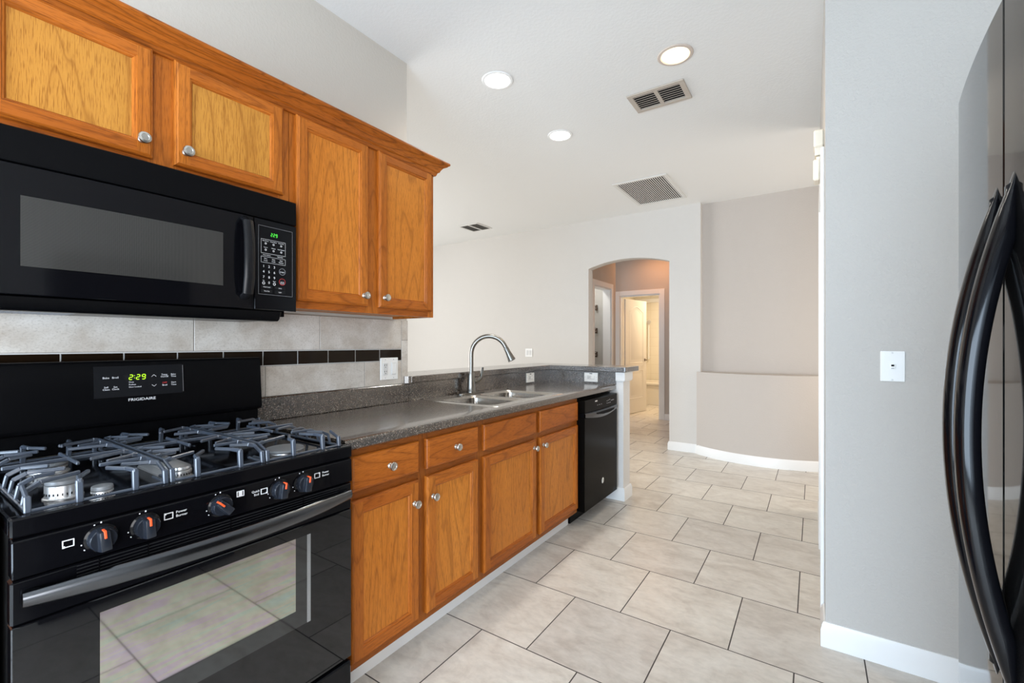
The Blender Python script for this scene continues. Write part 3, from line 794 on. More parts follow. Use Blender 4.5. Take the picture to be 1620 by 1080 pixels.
# ------------------------------------------------------------------ dishwasher
DWX = -1.292; D0, D1 = 2.800, 3.410
dw = thing('dishwasher', (-1.6, (D0+D1)/2, 0), 'black dishwasher under the counter next to the half wall', 'dishwasher')
MB().box(-1.90, -1.352, D0+0.006, D1-0.006, 0.10, 0.868, 'black_satin', 0.002).build('tub', dw)
dd = MB().box(-1.350, DWX, D0, D1-0.004, 0.098, 0.745, 'dw_black', 0.004).build('door', dw)
b = MB()
b.box(-1.350, DWX+0.001, D0, D1-0.004, 0.775, 0.862, 'dw_black', 0.005)
cp = b.build('control_panel', dw)
# pocket handle: a smiling band between door and panel
b = MB(); t = bmesh.new(); n = 24; rows = []
for i in range(n+1):
    u = i/n; y = D0+0.004+(D1-0.008-D0-0.004)*u; s = math.sin(math.pi*u)
    zt = 0.777-0.004*s; zb = 0.748-0.026*s
    rows.append([t.verts.new((DWX-0.004, y, zt)), t.verts.new((DWX+0.004+0.010*s, y, zt-0.006-0.004*s)), t.verts.new((DWX+0.006+0.014*s, y, (zt+zb)/2)), t.verts.new((DWX+0.004+0.010*s, y, zb)), t.verts.new((DWX-0.004, y, zb-0.004))])
for a, c in zip(rows, rows[1:]):
    for j in range(4): t.faces.new((a[j], a[j+1], c[j+1], c[j]))
bmesh.ops.recalc_face_normals(t, faces=t.faces); b.take(t, 'bar_handle')
b.box(-1.348, DWX-0.004, D0+0.002, D1-0.006, 0.745, 0.776, 'black_satin')
hd = b.build('handle', dw)
b = MB(); b.prism([(y, z) for y, z in ((2.98, 0.762), (3.30, 0.762), (3.28, 0.750), (3.20, 0.742), (3.08, 0.742), (3.00, 0.750))], 'x', DWX+0.010, DWX+0.0225, 'dark'); b.build('grip_shade', hd)  # solid dark block painting the shade of the grip pocket
b = MB()
for i, (y, z) in enumerate([(3.02, 0.812), (3.055, 0.812), (3.09, 0.812), (3.20, 0.823), (3.225, 0.826), (3.25, 0.829), (3.285, 0.82), (3.30, 0.82), (3.315, 0.82), (3.33, 0.82), (3.20, 0.806), (3.23, 0.806), (3.26, 0.806)]):
    b.box(DWX+0.001, DWX+0.0014, y-0.009, y+0.007, z-0.0035, z+0.0015, 'print_grey')
b.box(DWX+0.001, DWX+0.0016, 2.975, 3.015, 0.838, 0.846, 'chrome_badge')
b.build('panel_markings', cp)
b = MB(); b.lathe([(0, 0.0), (0.021, 0.0), (0.021, 0.002), (0.019, 0.003), (0, 0.003)], (DWX, 3.115, 0.245), (1, 0, 0), 'chrome_badge', 24)
t = b.bm
for v in t.verts: v.co.y = 3.115+(v.co.y-3.115)*0.8+ (v.co.z-0.245)*0.15
b.box(DWX+0.003, DWX+0.0034, 3.108, 3.124, 0.243, 0.249, 'print_grey')
o = b.build('badge', dd); o['label'] = 'small round silver badge'
MB().box(-1.42, -1.402, D0, D1-0.004, 0.002, 0.094, 'black_satin', 0.002).build('kick_plate', dw)

# ------------------------------------------------------------------ range
RG0, RG1 = 0.172, 0.934
rg = thing('gas_range', (-1.6, (RG0+RG1)/2, 0), 'black freestanding gas range with grates and a green clock on its backguard', 'range')
MB().box(-1.915, -1.300, RG0+0.004, RG1-0.004, 0.02, 0.878, 'black_matte', 0.003).build('body', rg)
# cooktop tray
b = MB(); x0, x1 = -1.893, -1.268
b.box(x1-0.022, x1, RG0, RG1, 0.876, 0.914, 'black_gloss', 0.0035)
b.box(x0, x1-0.022, RG0, RG0+0.020, 0.876, 0.914, 'black_gloss', 0.0035); b.box(x0, x1-0.022, RG1-0.020, RG1, 0.876, 0.914, 'black_gloss', 0.0035)
b.box(x0, x0+0.020, RG0+0.02, RG1-0.02, 0.876, 0.914, 'black_gloss', 0.0035)
b.box(x0+0.015, x1-0.017, RG0+0.015, RG1-0.015, 0.879, 0.906, 'black_gloss')
b.build('cooktop', rg)
def burner(x, y, r, h, cr, cap_m='cap', oval=0.0):
    z = 0.906; b = MB()
    prof = [(0, 0.0), (r*1.12, 0.0), (r*1.12, 0.002), (r*1.02, 0.004), (r, 0.006), (r, h), (r*0.8, h+0.002), (0, h+0.002)]
    b.lathe(prof, (x, y, z), (0, 0, 1), 'aluminium', 28)
    for i in range(26):
        a = 2*math.pi*i/26; c, s_ = math.cos(a), math.sin(a)
        b.box(-0.0010, 0.0010, -0.0010, 0.0010, -0.0025, 0.0025, 'dark', 0, 1, Matrix.Translation((x+c*r, y+s_*r, z+0.012)) @ Matrix.Rotation(a, 4, 'Z'))
    if oval:
        for v in b.bm.verts:
            if v.co.x < x: v.co.x -= oval
    o = b.build('burner', rg)
    c = MB(); c.lathe([(0, 0.0), (cr, 0.0), (cr*1.02, 0.003), (cr*0.97, 0.008), (cr*0.6, 0.010), (0, 0.010)], (x, y, z+h+0.002), (0, 0, 1), cap_m, 28)
    if oval:
        for v in c.bm.verts:
            if v.co.x < x: v.co.x -= oval
    c.build('burner_cap', o)
burner(-1.405, 0.272, 0.031, 0.030, 0.030)
burner(-1.320, 0.318, 0.0195, 0.018, 0.019)
burner(-1.375, 0.765, 0.040, 0.010, 0.056)
burner(-1.355, 0.478, 0.026, 0.020, 0.024, 'aluminium', 0.20)
burner(-1.700, 0.300, 0.038, 0.018, 0.038)
burner(-1.700, 0.790, 0.032, 0.016, 0.032)
# cast grates, three sections
secs = [(0.196, 0.434), (0.440, 0.664), (0.670, 0.912)]
def grate(y0, y1, k):
    b = MB(); X0, X1 = -1.862, -1.302; zt = 0.957; zb = 0.9155; m = 'iron'; ym = (y0+y1)/2
    for x in (X0, X1): b.bar((x, y0+0.004, zb), (x, y1-0.004, zb), 0.007, 0.007, m, 0.002)
    for y in (y0+0.004, y1-0.004):
        if not ((k == 0 and y < ym) or (k == 2 and y > ym)): b.bar((X0+0.045, y, zt), (X1-0.045, y, zt), 0.007, 0.010, m, 0.002)
        for xs, sg in ((X0, 1), (X1, -1)):
            b.bar((xs, y, zb-0.004), (xs+sg*0.004, y, zb+0.030), 0.011, 0.011, m, 0.002, up=(1, 0, 0))
            b.bar((xs+sg*0.002, y, zb+0.024), (xs+sg*0.050, y, zt), 0.007, 0.010, m, 0.002)
            b.bar((xs, y, zb), (xs+sg*0.080, y, zb), 0.007, 0.007, m, 0.002)
    # raised front and back feet with arms bent in towards the burner
    for f in ((0.34, 0.74) if k != 1 else (0.26, 0.72)):
        y = y0+(y1-y0)*f; lean = (0.54-f)*0.16
        for xs, sg in ((X0, 1), (X1, -1)):
            b.bar((xs, y, zb-0.004), (xs+sg*0.004, y, zt+0.003), 0.012, 0.012, m, 0.002, up=(1, 0, 0))
            b.bar((xs-sg*0.003, y, zt+0.001), (xs+sg*0.040, y+lean*0.2, zt+0.001), 0.008, 0.010, m, 0.002)
            b.bar((xs+sg*0.037, y+lean*0.2, zt+0.001), (xs+sg*0.082, y+lean, zt+0.001), 0.008, 0.009, m, 0.002)
    # tines running in from the two sides, long and short by turns, drawn towards the burners
    half = (y1-y0)/2
    xs_ = [X1-0.050-0.0665*q for q in range(8)]
    for q, x in enumerate(xs_):
        if q == 4: continue
        xc = -1.430 if q < 4 else -1.728
        for side, (y, sg) in enumerate(((y0+0.004, 1), (y1-0.004, -1))):
            outer = (k == 0 and side == 0) or (k == 2 and side == 1)
            L = half*(0.80, 0.52, 0.72, 0.58, 0, 0.60, 0.74, 0.50)[q] if side == 0 else half*(0.52, 0.78, 0.60, 0.74, 0, 0.76, 0.54, 0.80)[q]
            if k == 1: L *= 0.86
            tw = max(-0.034, min(0.034, (xc-x)*0.55))
            if outer:
                b.bar((x, y, zb), (x+tw*0.05, y+sg*0.006, zt-0.010), 0.007, 0.009, m, 0.002, up=(1, 0, 0))
                b.bar((x+tw*0.05, y+sg*0.005, zt-0.012), (x+tw*0.2, y+sg*0.028, zt+0.001), 0.0068, 0.010, m, 0.002)
                b.bar((x+tw*0.19, y+sg*0.026, zt+0.001), (x+tw, y+sg*L, zt+0.002), 0.0065, 0.009, m, 0.002)
            else:
                b.bar((x, y-sg*0.002, zt-0.002), (x+tw*0.12, y+sg*0.016, zt+0.003), 0.008, 0.012, m, 0.002)
                b.bar((x+tw*0.12, y+sg*0.014, zt+0.002), (x+tw, y+sg*L, zt+0.002), 0.0065, 0.009, m, 0.002)
    for y, outer in ((y0+0.004, k == 0), (y1-0.004, k == 2)):
        if outer: b.bar((X0+0.06, y, zb), (X1-0.06, y, zb), 0.007, 0.007, m, 0.002)
    b.bar((-1.579, y0+0.004, zt), (-1.579, y1-0.004, zt), 0.007, 0.010, m, 0.002)
    for sx_ in (1, -1):
        b.bar((-1.579, ym, zt+0.001), (-1.579+sx_*0.085, ym, zt+0.001), 0.007, 0.009, m, 0.002)
    return b.build('grate', rg)
for k, (a, c) in enumerate(secs): grate(a, c, k)
# control panel and knobs
CPX = -1.268
b = MB(); b.prism([(-1.302, 0.798), (CPX+0.004, 0.798), (CPX+0.003, 0.806), (CPX, 0.868), (CPX-0.006, 0.873), (-1.302, 0.873)], 'y', RG0+0.002, RG1-0.002, 'black_gloss', 0.002)
cpn = b.build('control_panel', rg)
def rknob(y, z, turn):
    b = MB(); x = CPX+0.002
    b.lathe([(0, 0), (0.0285, 0), (0.0285, 0.002), (0.0245, 0.004)], (x, y, z), (1, 0, 0), 'black_gloss', 32); b.lathe([(0.0245, 0.003), (0.0235, 0.018), (0.0215, 0.021), (0, 0.021)], (x, y, z), (1, 0, 0), 'knob_plastic', 32)
    R = Matrix.Translation((x, y, z)) @ Matrix.Rotation(turn, 4, 'X')
    t = bmesh.new()
    ring0 = [(0.004, -0.0125, 0.024), (0.004, 0.0125, 0.024), (0.004, 0.0145, -0.024), (0.004, -0.0145, -0.024)]
    ring1 = [(0.034, -0.0085, 0.020), (0.034, 0.0085, 0.020), (0.036, 0.0095, -0.021), (0.036, -0.0095, -0.021)]
    v0 = [t.verts.new(p) for p in ring0]; v1 = [t.verts.new(p) for p in ring1]
    t.faces.new(v1); t.faces.new(v0[::-1])
    for i in range(4): t.faces.new((v0[i], v0[(i+1) % 4], v1[(i+1) % 4], v1[i]))
    bmesh.ops.recalc_face_normals(t, faces=t.faces)
    bmesh.ops.bevel(t, geom=t.edges[:], offset=0.0025, segments=2, affect='EDGES', profile=0.5)
    bmesh.ops.transform(t, matrix=R, verts=t.verts); b.take(t, 'knob_plastic')
    o = b.build('control_knob', rg)
    c = MB()
    c.box(0.020, 0.0365, -0.0022, 0.0022, 0.0195, 0.0232, 'orange', 0.0006, 1, R); c.box(0.0345, 0.0368, -0.0022, 0.0022, 0.006, 0.0225, 'orange', 0.0006, 1, R)
    c.build('indicator', o)
    c = MB()
    for a in (0, 0.35, 1.75, 2.15):
        Q = Matrix.Translation((x, y, z)) @ Matrix.Rotation(a, 4, 'X')
        c.box(0.0005, 0.0012, -0.0012, 0.0012, 0.0308, 0.034 if a == 0 else 0.0328, 'print', 0, 1, Q)
    c.build('dial_marks', o)
for y, tr in ((0.303, 0.08), (0.380, 0.05), (0.535, 0.75), (0.688, -0.12), (0.760, -0.12)): rknob(y, 0.836, tr)
b = MB(); Rr, Uu = (0, 1, 0), (0, 0, 1); px_ = CPX+0.0042
def box_icon(y, z, dot):
    for a0, a1, c0, c1 in ((-.009, .009, .006, .0075), (-.009, .009, -.0075, -.006), (-.009, -.0075, -.006, .006), (.0075, .009, -.006, .006)):
        b.box(px_-0.003, px_-0.0005, y+a0, y+a1, z+c0, z+c1, 'print')
    if dot: b.box(px_-0.003, px_-0.0002, y+dot[0]-0.002, y+dot[0]+0.002, z+dot[1]-0.002, z+dot[1]+0.002, 'print')
box_icon(0.252, 0.842, (-.007, -.006)); box_icon(0.424, 0.843, (-.007, .006)); box_icon(0.646, 0.842, (.007, -.006)); box_icon(0.806, 0.846, (.007, .006)); box_icon(0.584, 0.852, None)
b.box(px_-0.003, px_-0.0002, 0.580, 0.588, 0.846, 0.858, 'print')
b.text('Power', 0.0085, (px_, 0.438, 0.848), Rr, Uu, 'print'); b.text('Burner', 0.0085, (px_, 0.438, 0.839), Rr, Uu, 'print')
b.text('Quick', 0.0085, (px_, 0.612, 0.847), Rr, Uu, 'print'); b.text('Boil', 0.0085, (px_, 0.618, 0.838), Rr, Uu, 'print')
b.text('Power', 0.0085, (px_, 0.822, 0.851), Rr, Uu, 'print'); b.text('Burner', 0.0085, (px_, 0.822, 0.842), Rr, Uu, 'print')
b.build('panel_lettering', cpn)
# oven door
ODX = -1.266
od = MB()
od.box(-1.300, ODX, RG0, RG1-0.004, 0.708, 0.794, 'black_gloss', 0.004)
od.box(-1.300, ODX+0.001, RG0+0.001, RG1-0.005, 0.222, 0.7065, 'black_glass', 0.002)
door = od.build('oven_door', rg)
b = MB(); xx = ODX+0.0003
for z in (0.790, 0.783, 0.776, 0.769): b.box(xx-0.001, xx+0.0006, 0.265, 0.880, z-0.0011, z+0.0011, 'dark')
for y in (0.30, 0.385, 0.56, 0.76): b.box(xx-0.001, xx+0.0012, y-0.0012, y+0.0012, 0.766, 0.792, 'black_satin')
b.build('vent_slots', door)
b = MB(); xw = ODX+0.0012
b.box(xw-0.002, xw, 0.737, 0.7745, 0.412, 0.676, 'oven_border'); b.box(xw-0.002, xw, 0.301, 0.737, 0.412, 0.4625, 'oven_border')
b.box(xw-0.002, xw+0.0002, 0.7725, 0.784, 0.412, 0.676, 'oven_edge')
b.build('window_border', door)
MB().box(xw-0.002, xw, 0.301, 0.737, 0.4625, 0.676, 'oven_window').build('oven_window', door)
# bowed bar handle
b = MB(); t = bmesh.new(); n = 28; rows = []
sec = [(-0.007, 0.016), (-0.002, 0.020), (0.005, 0.017), (0.009, 0.004), (0.006, -0.014), (0.0, -0.020), (-0.006, -0.014), (-0.008, 0.0)]
for i in range(n+1):
    u = i/n; y = 0.186+(0.918-0.186)*u; s_ = 1-(2*u-1)**2; k = 0.75+0.25*min(1, 6*min(u, 1-u))
    x = ODX+0.012+0.046*s_; zc = 0.760
    rows.append([t.verts.new((x+a*1.0, y, zc+c*k)) for a, c in sec])
for a, c in zip(rows, rows[1:]):
    for j in range(len(sec)): t.faces.new((a[j], a[(j+1) % len(sec)], c[(j+1) % len(sec)], c[j]))
t.faces.new(rows[0]); t.faces.new(rows[-1][::-1]); bmesh.ops.recalc_face_normals(t, faces=t.faces); b.take(t, 'bar_handle')
b.box(ODX-0.001, ODX+0.014, 0.186, 0.212, 0.745, 0.775, 'bar_handle', 0.003); b.box(ODX-0.001, ODX+0.014, 0.892, 0.918, 0.745, 0.775, 'bar_handle', 0.003)
b.build('door_handle', door, smooth=60)
dwr = MB().box(-1.300, ODX, RG0+0.001, RG1-0.005, 0.055, 0.208, 'black_gloss', 0.004).build('storage_drawer', rg)
# backguard
b = MB()
b.prism([(-1.925, 0.916), (-1.893, 0.916), (-1.893, 0.985), (-1.866, 0.990), (-1.860, 1.002), (-1.876, 1.190), (-1.882, 1.196), (-1.925, 1.196)], 'y', RG0, 0.942, 'black_satin', 0.002)
bg = b.build('backguard', rg)
nx = Vector((0.188, 0, 0.016)).normalized(); upv = Vector((-0.016, 0, 0.188)).normalized(); O = Vector((-1.860, 0, 1.002))
def bgp(y, z, off=0.0):  # point on the sloping front
    s_ = (z-1.002)/upv.z; p = O+upv*s_+nx*off; p.y = y; return p
def bg_plate(b, y0, y1, z0, z1, off, m):
    b.quad([bgp(y0, z0, off), bgp(y1, z0, off), bgp(y1, z1, off), bgp(y0, z1, off)], m)
def bg_slab(b, y0, y1, z0, z1, th, m):
    p = [bgp(y0, z0, 0.0002), bgp(y1, z0, 0.0002), bgp(y1, z1, 0.0002), bgp(y0, z1, 0.0002)]; q = [bgp(y0, z0, th), bgp(y1, z0, th), bgp(y1, z1, th), bgp(y0, z1, th)]
    b.quad(q, m)
    for i in range(4): b.quad([p[i], p[(i+1) % 4], q[(i+1) % 4], q[i]], m)
b = MB(); bg_slab(b, 0.430, 0.668, 1.078, 1.178, 0.0025, 'pad'); bg_plate(b, 0.668, 0.6695, 1.082, 1.175, 0.002, 'print_grey'); bg_plate(b, 0.505, 0.558, 1.130, 1.150, 0.0027, 'dark')
dp = b.build('clock_panel', bg)
SEG = {'2': 'abged', '9': 'abcdfg', '6': 'acdefg', '0': 'abcdef'}
def digit(b, ch, pos, w, h, R, U, m, t_=0.16, slant=0.10):
    R = Vector(R); U = Vector(U); P = Vector(pos); tk = h*t_
    seg = {'a': (0, h, w, h), 'g': (0, h/2, w, h/2), 'd': (0, 0, w, 0), 'f': (0, h/2, 0, h), 'e': (0, 0, 0, h/2), 'b': (w, h/2, w, h), 'c': (w, 0, w, h/2)}
    for k in SEG[ch]:
        x0, z0, x1, z1 = seg[k]
        if z0 == z1: q = [(x0+tk*.35, z0-tk/2), (x1-tk*.35, z0-tk/2), (x1-tk*.35, z0+tk/2), (x0+tk*.35, z0+tk/2)]
        else: q = [(x0-tk/2, z0+tk*.35), (x0+tk/2, z0+tk*.35), (x0+tk/2, z1-tk*.35), (x0-tk/2, z1-tk*.35)]
        b.quad([P+R*(a+slant*c)+U*c for a, c in q], m)
b = MB()
for i, ch in enumerate('229'): digit(b, ch, bgp(0.517+0.0150*i+(0.004 if i else 0), 1.1325, 0.0032), 0.0085, 0.0155, (0, 1, 0), upv, 'led_lime')
for z in (1.1365, 1.1440): bg_plate(b, 0.5305, 0.5325, z, z+0.002, 0.0032, 'led_lime')
b.build('clock_digits', dp)
b = MB(); o_ = 0.0032
def bt_(s_, y, z, size=0.0085, m='print', al='CENTER'): b.text(s_, size, bgp(y, z, o_), (0, 1, 0), upv, m, al)
bt_('Bake', 0.459, 1.141); bt_('Broil', 0.482, 1.141); bt_('Self', 0.459, 1.111, 0.0075); bt_('Clean', 0.459, 1.104, 0.0075); bt_('Set', 0.482, 1.111, 0.0075); bt_('Clock', 0.482, 1.104, 0.0075)
bt_('Oven', 0.516, 1.124, 0.006, al='LEFT'); bt_('Preheat', 0.516, 1.116, 0.006, al='LEFT'); bt_('Door Locked', 0.516, 1.108, 0.006, al='LEFT')
bt_('Temp', 0.614, 1.144, 0.0075); bt_('On/Off', 0.614, 1.137, 0.0075); bt_('Bake', 0.640, 1.144, 0.0075); bt_('Time', 0.640, 1.137, 0.0075)
bt_('OFF', 0.614, 1.116, 0.008, 'print_red'); bt_('Broil', 0.614, 1.108, 0.0075); bt_('Start', 0.640, 1.116, 0.0075); bt_('Time', 0.640, 1.108, 0.0075)
for sg, zc in ((1, 1.142), (-1, 1.109)):
    for s2 in (-1, 1):
        b.quad([bgp(0.584, zc+sg*0.004, o_), bgp(0.584, zc+sg*0.0025, o_), bgp(0.584+s2*0.0065, zc-sg*0.004, o_), bgp(0.584+s2*0.0065, zc-sg*0.0025, o_)], 'print')
b.build('panel_lettering', dp)
b = MB(); b.text('FRIGIDAIRE', 0.0125, bgp(0.551, 1.066, 0.0008), (0, 1, 0), upv, 'print', 'CENTER', sx=1.18); b.build('maker_lettering', bg)

# ------------------------------------------------------------------ microwave
MY0, MY1 = 0.155, 0.922
mw = thing('microwave', (-1.75, (MY0+MY1)/2, 1.34), 'black over-the-range microwave hanging under the short wall cabinet', 'microwave')
MB().box(-1.928, -1.655, MY0+0.004, MY1-0.002, 1.352, 1.766, 'black_satin', 0.002).build('case', mw)
MC = (MY0+MY1)/2
def mfx(y): return -1.578+0.014*(1-((y-MC)/(MY1-MC))**2)   # bowed front
def bow(y0, y1, back, inset=0.0, n=16):
    pp = [(mfx(y0+(y1-y0)*i/n)-inset, y0+(y1-y0)*i/n) for i in range(n+1)]
    return [(back, y0)] + pp + [(back, y1)]
MB().prism(bow(MY0, MY1, -1.655), 'z', 1.683, 1.767, 'black_satin', 0.002).build('top_grille', mw)
md = MB().prism(bow(MY0, 0.767, -1.655), 'z', 1.368, 1.680, 'black_gloss', 0.002).build('door', mw)
b = MB()
pp = bow(0.230, 0.670, 0)[1:-1]; t = bmesh.new()
lo_ = [t.verts.new((x+0.0012, y, 1.437)) for x, y in pp]; hi_ = [t.verts.new((x+0.0012, y, 1.606)) for x, y in pp]
for i in range(len(pp)-1): t.faces.new((lo_[i], lo_[i+1], hi_[i+1], hi_[i]))
bmesh.ops.recalc_face_normals(t, faces=t.faces); b.take(t, 'screen'); o = b.build('window_screen', md)
b = MB(); hx = mfx(0.75)
b.tube([(hx-0.002, 0.737, 1.668), (hx+0.022, 0.737, 1.655), (hx+0.032, 0.737, 1.60), (hx+0.034, 0.737, 1.535), (hx+0.032, 0.737, 1.47), (hx+0.022, 0.737, 1.418), (hx-0.002, 0.737, 1.405)],
       [0.016, 0.017, 0.017, 0.017, 0.017, 0.017, 0.016], 'black_plastic', 14, flat=((0, 1, 0), 0.55))
b.build('handle', md)
b = MB().prism(bow(0.769, MY1, -1.655), 'z', 1.368, 1.680, 'black_gloss', 0.002); pn = b.build('control_panel', mw)
# keypad, printed on the slightly angled panel
ya, yb = 0.781, 0.905
Rm = Vector((mfx(yb)-mfx(ya), yb-ya, 0)).normalized(); Nm = Rm.cross(Vector((0, 0, 1)))
def mp(y, z, off=0.0016): return Vector((mfx(y), y, z)) + Nm*off
def mrect(b, y0, y1, z0, z1, w_, m):
    for a0, a1, c0, c1 in ((y0, y1, z1-w_, z1), (y0, y1, z0, z0+w_), (y0, y0+w_, z0, z1), (y1-w_, y1, z0, z1)):
        b.quad([mp(a0, c0), mp(a1, c0), mp(a1, c1), mp(a0, c1)], m)
b = MB(); mrect(b, ya, yb, 1.421, 1.657, 0.0007, 'print_grey'); mrect(b, 0.790, 0.878, 1.563, 1.612, 0.0008, 'print'); mrect(b, 0.790, 0.878, 1.531, 1.552, 0.0008, 'print')
def pad(y0, y1, z0, z1): b.quad([mp(y0, z0, 0.0011), mp(y1, z0, 0.0011), mp(y1, z1, 0.0011), mp(y0, z1, 0.0011)], 'pad')
pad(0.790, 0.830, 1.553, 1.562); pad(0.838, 0.878, 1.553, 1.562); pad(0.790, 0.830, 1.442, 1.452); pad(0.838, 0.878, 1.442, 1.452); pad(0.790, 0.830, 1.427, 1.4395); pad(0.838, 0.878, 1.427, 1.4395)
def mtx(s_, y, z, size=0.006, m='print'): b.text(s_, size, mp(y, z, 0.0018), Rm, (0, 0, 1), m, 'CENTER')
for r_, words in ((1.606, ('Baked Potato', 'Frozen Dinner', 'Frozen Pizza')), (1.584, ('Popcorn', 'Beverage', 'Fresh Vegetable'))):
    for y, w_ in zip((0.806, 0.834, 0.862), words):
        mtx(w_, y, r_, 0.0040); c = mp(y, r_-0.0085, 0.0017)
        b.lathe([(0.0021, 0), (0.0034, 0), (0.0034, 0.0003), (0.0021, 0.0003)], c, Nm, 'print', 12)
mtx('Sensor Reheat', 0.810, 1.5575, 0.0045); mtx('Soften/Melt', 0.858, 1.5575, 0.0045)
for y, w_ in zip((0.806, 0.834, 0.862), (('Time', 'Cook'), ('Auto', 'Cook'), ('Auto', 'Defrost'))):
    mtx(w_[0], y, 1.545, 0.0055); mtx(w_[1], y, 1.538, 0.0055)
for r_, row in enumerate(('123', '456', '789', ' 0 ')):
    for c_, ch in enumerate(row):
        if ch != ' ': mtx(ch, 0.799+0.019*c_, 1.518-0.0185*r_, 0.012)
for y in (0.799, 0.837):
    b.lathe([(0.0032, 0), (0.0048, 0), (0.0048, 0.0003), (0.0032, 0.0003)], mp(y, 1.460, 0.0017), Nm, 'print', 14); mtx('Set' if y < 0.81 else 'Timer', y, 1.469, 0.0045)
for z, m_, w_ in ((1.507, 'print_grey', 'START'), (1.471, 'print_red', 'STOP')):
    b.lathe([(0.0108, 0), (0.0120, 0), (0.0120, 0.0003), (0.0108, 0.0003)], mp(0.866, z, 0.0017), Nm, m_, 20); b.lathe([(0, 0.0), (0.0108, 0.0)], mp(0.866, z, 0.0012), Nm, 'pad', 20); mtx(w_, 0.866, z-0.002, 0.0058)
mtx('Clear/Off', 0.866, 1.4645, 0.0038); mtx('Power Level', 0.810, 1.447, 0.0048); mtx('Clock', 0.858, 1.447, 0.0048); mtx('Vent Fan', 0.810, 1.433, 0.0055); mtx('Light', 0.858, 1.433, 0.0055)
b.build('keypad_print', pn)
b = MB()
for i, ch in enumerate('229'): digit(b, ch, mp(0.8245+0.0088*i, 1.6255, 0.0017), 0.0052, 0.0105, Rm, (0, 0, 1), 'led_green', 0.18, 0.05)
b.build('clock_digits', pn)
b = MB(); b.prism([(-1.655, 1.332), (-1.610, 1.332), (-1.600, 1.338), (-1.588, 1.366), (-1.655, 1.366)], 'y', MY0+0.004, 0.872, 'black_satin', 0.002)
b.box(-1.915, -1.655, MY0+0.01, MY1-0.03, 1.338, 1.352, 'black_satin', 0.002)
for i in range(14): b.box(-1.88, -1.70, 0.20+0.012*i, 0.206+0.012*i, 1.336, 1.3385, 'print_grey')
b.build('bottom_lip', mw)

# ------------------------------------------------------------------ refrigerator
FY0, FYS, FY1 = 0.448, 0.928, 1.292; FZ = 1.748
def ffx(y): return 0.226+0.024*((y-0.87)/0.422)**2
fr = thing('refrigerator', (0.6, 0.87, 0), 'glossy black side by side refrigerator with two bowed handles', 'refrigerator')
MB().box(0.315, 0.955, FY0+0.006, FY1-0.006, 0.03, 1.735, 'black_satin', 0.004).build('cabinet', fr)
MB().box(0.30, 0.325, FY0+0.02, FY1-0.02, 0.012, 0.092, 'black_plastic', 0.002).build('base_grille', fr)
def fdoor(y0, y1):
    n = 20; r = 0.0035; pp = []
    for i in range(n+1):
        y = y0+(y1-y0)*i/n; pp.append((ffx(y), y))
    pp[0] = (pp[0][0]+r, y0); pp.insert(1, (ffx(y0+r), y0+r)); pp[-1] = (pp[-1][0]+r, y1); pp.insert(-1, (ffx(y1-r), y1-r))
    b = MB(); b.prism([(0.310, y0)] + pp + [(0.310, y1)], 'z', 0.10, FZ, 'fridge'); return b.build('door', fr, smooth=20)
d_far = fdoor(FYS+0.001, FY1); d_near = fdoor(FY0, FYS-0.001)
def fhandle(y, parent):
    t = bmesh.new(); n = 40; rows = []; zc, hl_ = 1.1205, 0.364
    for i in range(n+1):
        u = -1+2*i/n; z = zc+hl_*u; d_ = 0.060*(1-u*u)
        xo = ffx(y)+0.001-d_                       # outer face
        th = min(0.027, 0.010+d_*1.6); wy = 0.0165*(0.45+0.55*min(1, (1-abs(u))*5))
        xi = min(xo+th, ffx(y)+0.002)
        c = (xo+xi)/2; a = max((xi-xo)/2, 0.0015)
        rows.append([t.verts.new((c+a*math.copysign(abs(math.cos(q))**0.7, math.cos(q)), y+wy*math.copysign(abs(math.sin(q))**0.7, math.sin(q)), z)) for q in [2*math.pi*k/16 for k in range(16)]])
    for a_, c_ in zip(rows, rows[1:]):
        for j in range(16): t.faces.new((a_[j], a_[(j+1) % 16], c_[(j+1) % 16], c_[j]))
    t.faces.new(rows[0][::-1]); t.faces.new(rows[-1]); bmesh.ops.recalc_face_normals(t, faces=t.faces)
    b = MB(); b.take(t, 'black_gloss')
    for sg in (-1, 1):
        z = zc+sg*(hl_-0.045); b.box(ffx(y)-0.008, ffx(y)+0.001, y-0.007, y+0.007, z-0.03, z+0.03, 'black_gloss', 0.003)
    return b.build('handle', parent, smooth=50)
fhandle(0.962, d_far); fhandle(0.888, d_near)

# ------------------------------------------------------------------ wall plates
def plate(name, org, R, N, w, h, label, cat, group=None):
    """flat plate with R to the right and N outwards; returns (thing, point function)"""
    R = Vector(R); N = Vector(N); U = Vector((0, 0, 1)); O = Vector(org)
    t = thing(name, org, label, cat, group)
    mt_ = Matrix((( *R,), (*U,), (*N,))).transposed().to_4x4(); mt_.translation = O
    MB().box(-w/2, w/2, -h/2, h/2, 0.0004, 0.006, 'white', 0.002, 1, mt_).build('plate', t)
    return t, mt_
def slots(b, mt_, cx, cy, rot=False):
    for a, c, w_, h_ in ((-.0065, .004, .0018, .008), (.0065, .004, .0018, .0065), (0, -.007, .004, .004)):
        if rot: a, c, w_, h_ = -c, a, h_, w_
        b.box(cx+a-w_/2, cx+a+w_/2, cy+c-h_/2, cy+c+h_/2, 0.0072, 0.0085, 'dark', 0, 1, mt_)
def screws(b, mt_, pts_):
    for x, y in pts_: b.box(x-.002, x+.002, y-.002, y+.002, 0.0058, 0.0066, 'print_grey', 0, 1, mt_)
t, q = plate('outlet_plate', (TX+0.0003, 1.660, 1.115), (0, 1, 0), (1, 0, 0), 0.122, 0.120, 'white double gang outlet and rocker plate on the tile backsplash', 'outlet')
b = MB(); b.box(-.045, -.012, -.034, .034, .005, .0075, 'white_shade', .001, 1, q); slots(b, q, -.0285, .016); slots(b, q, -.0285, -.018); b.build('receptacle', t)
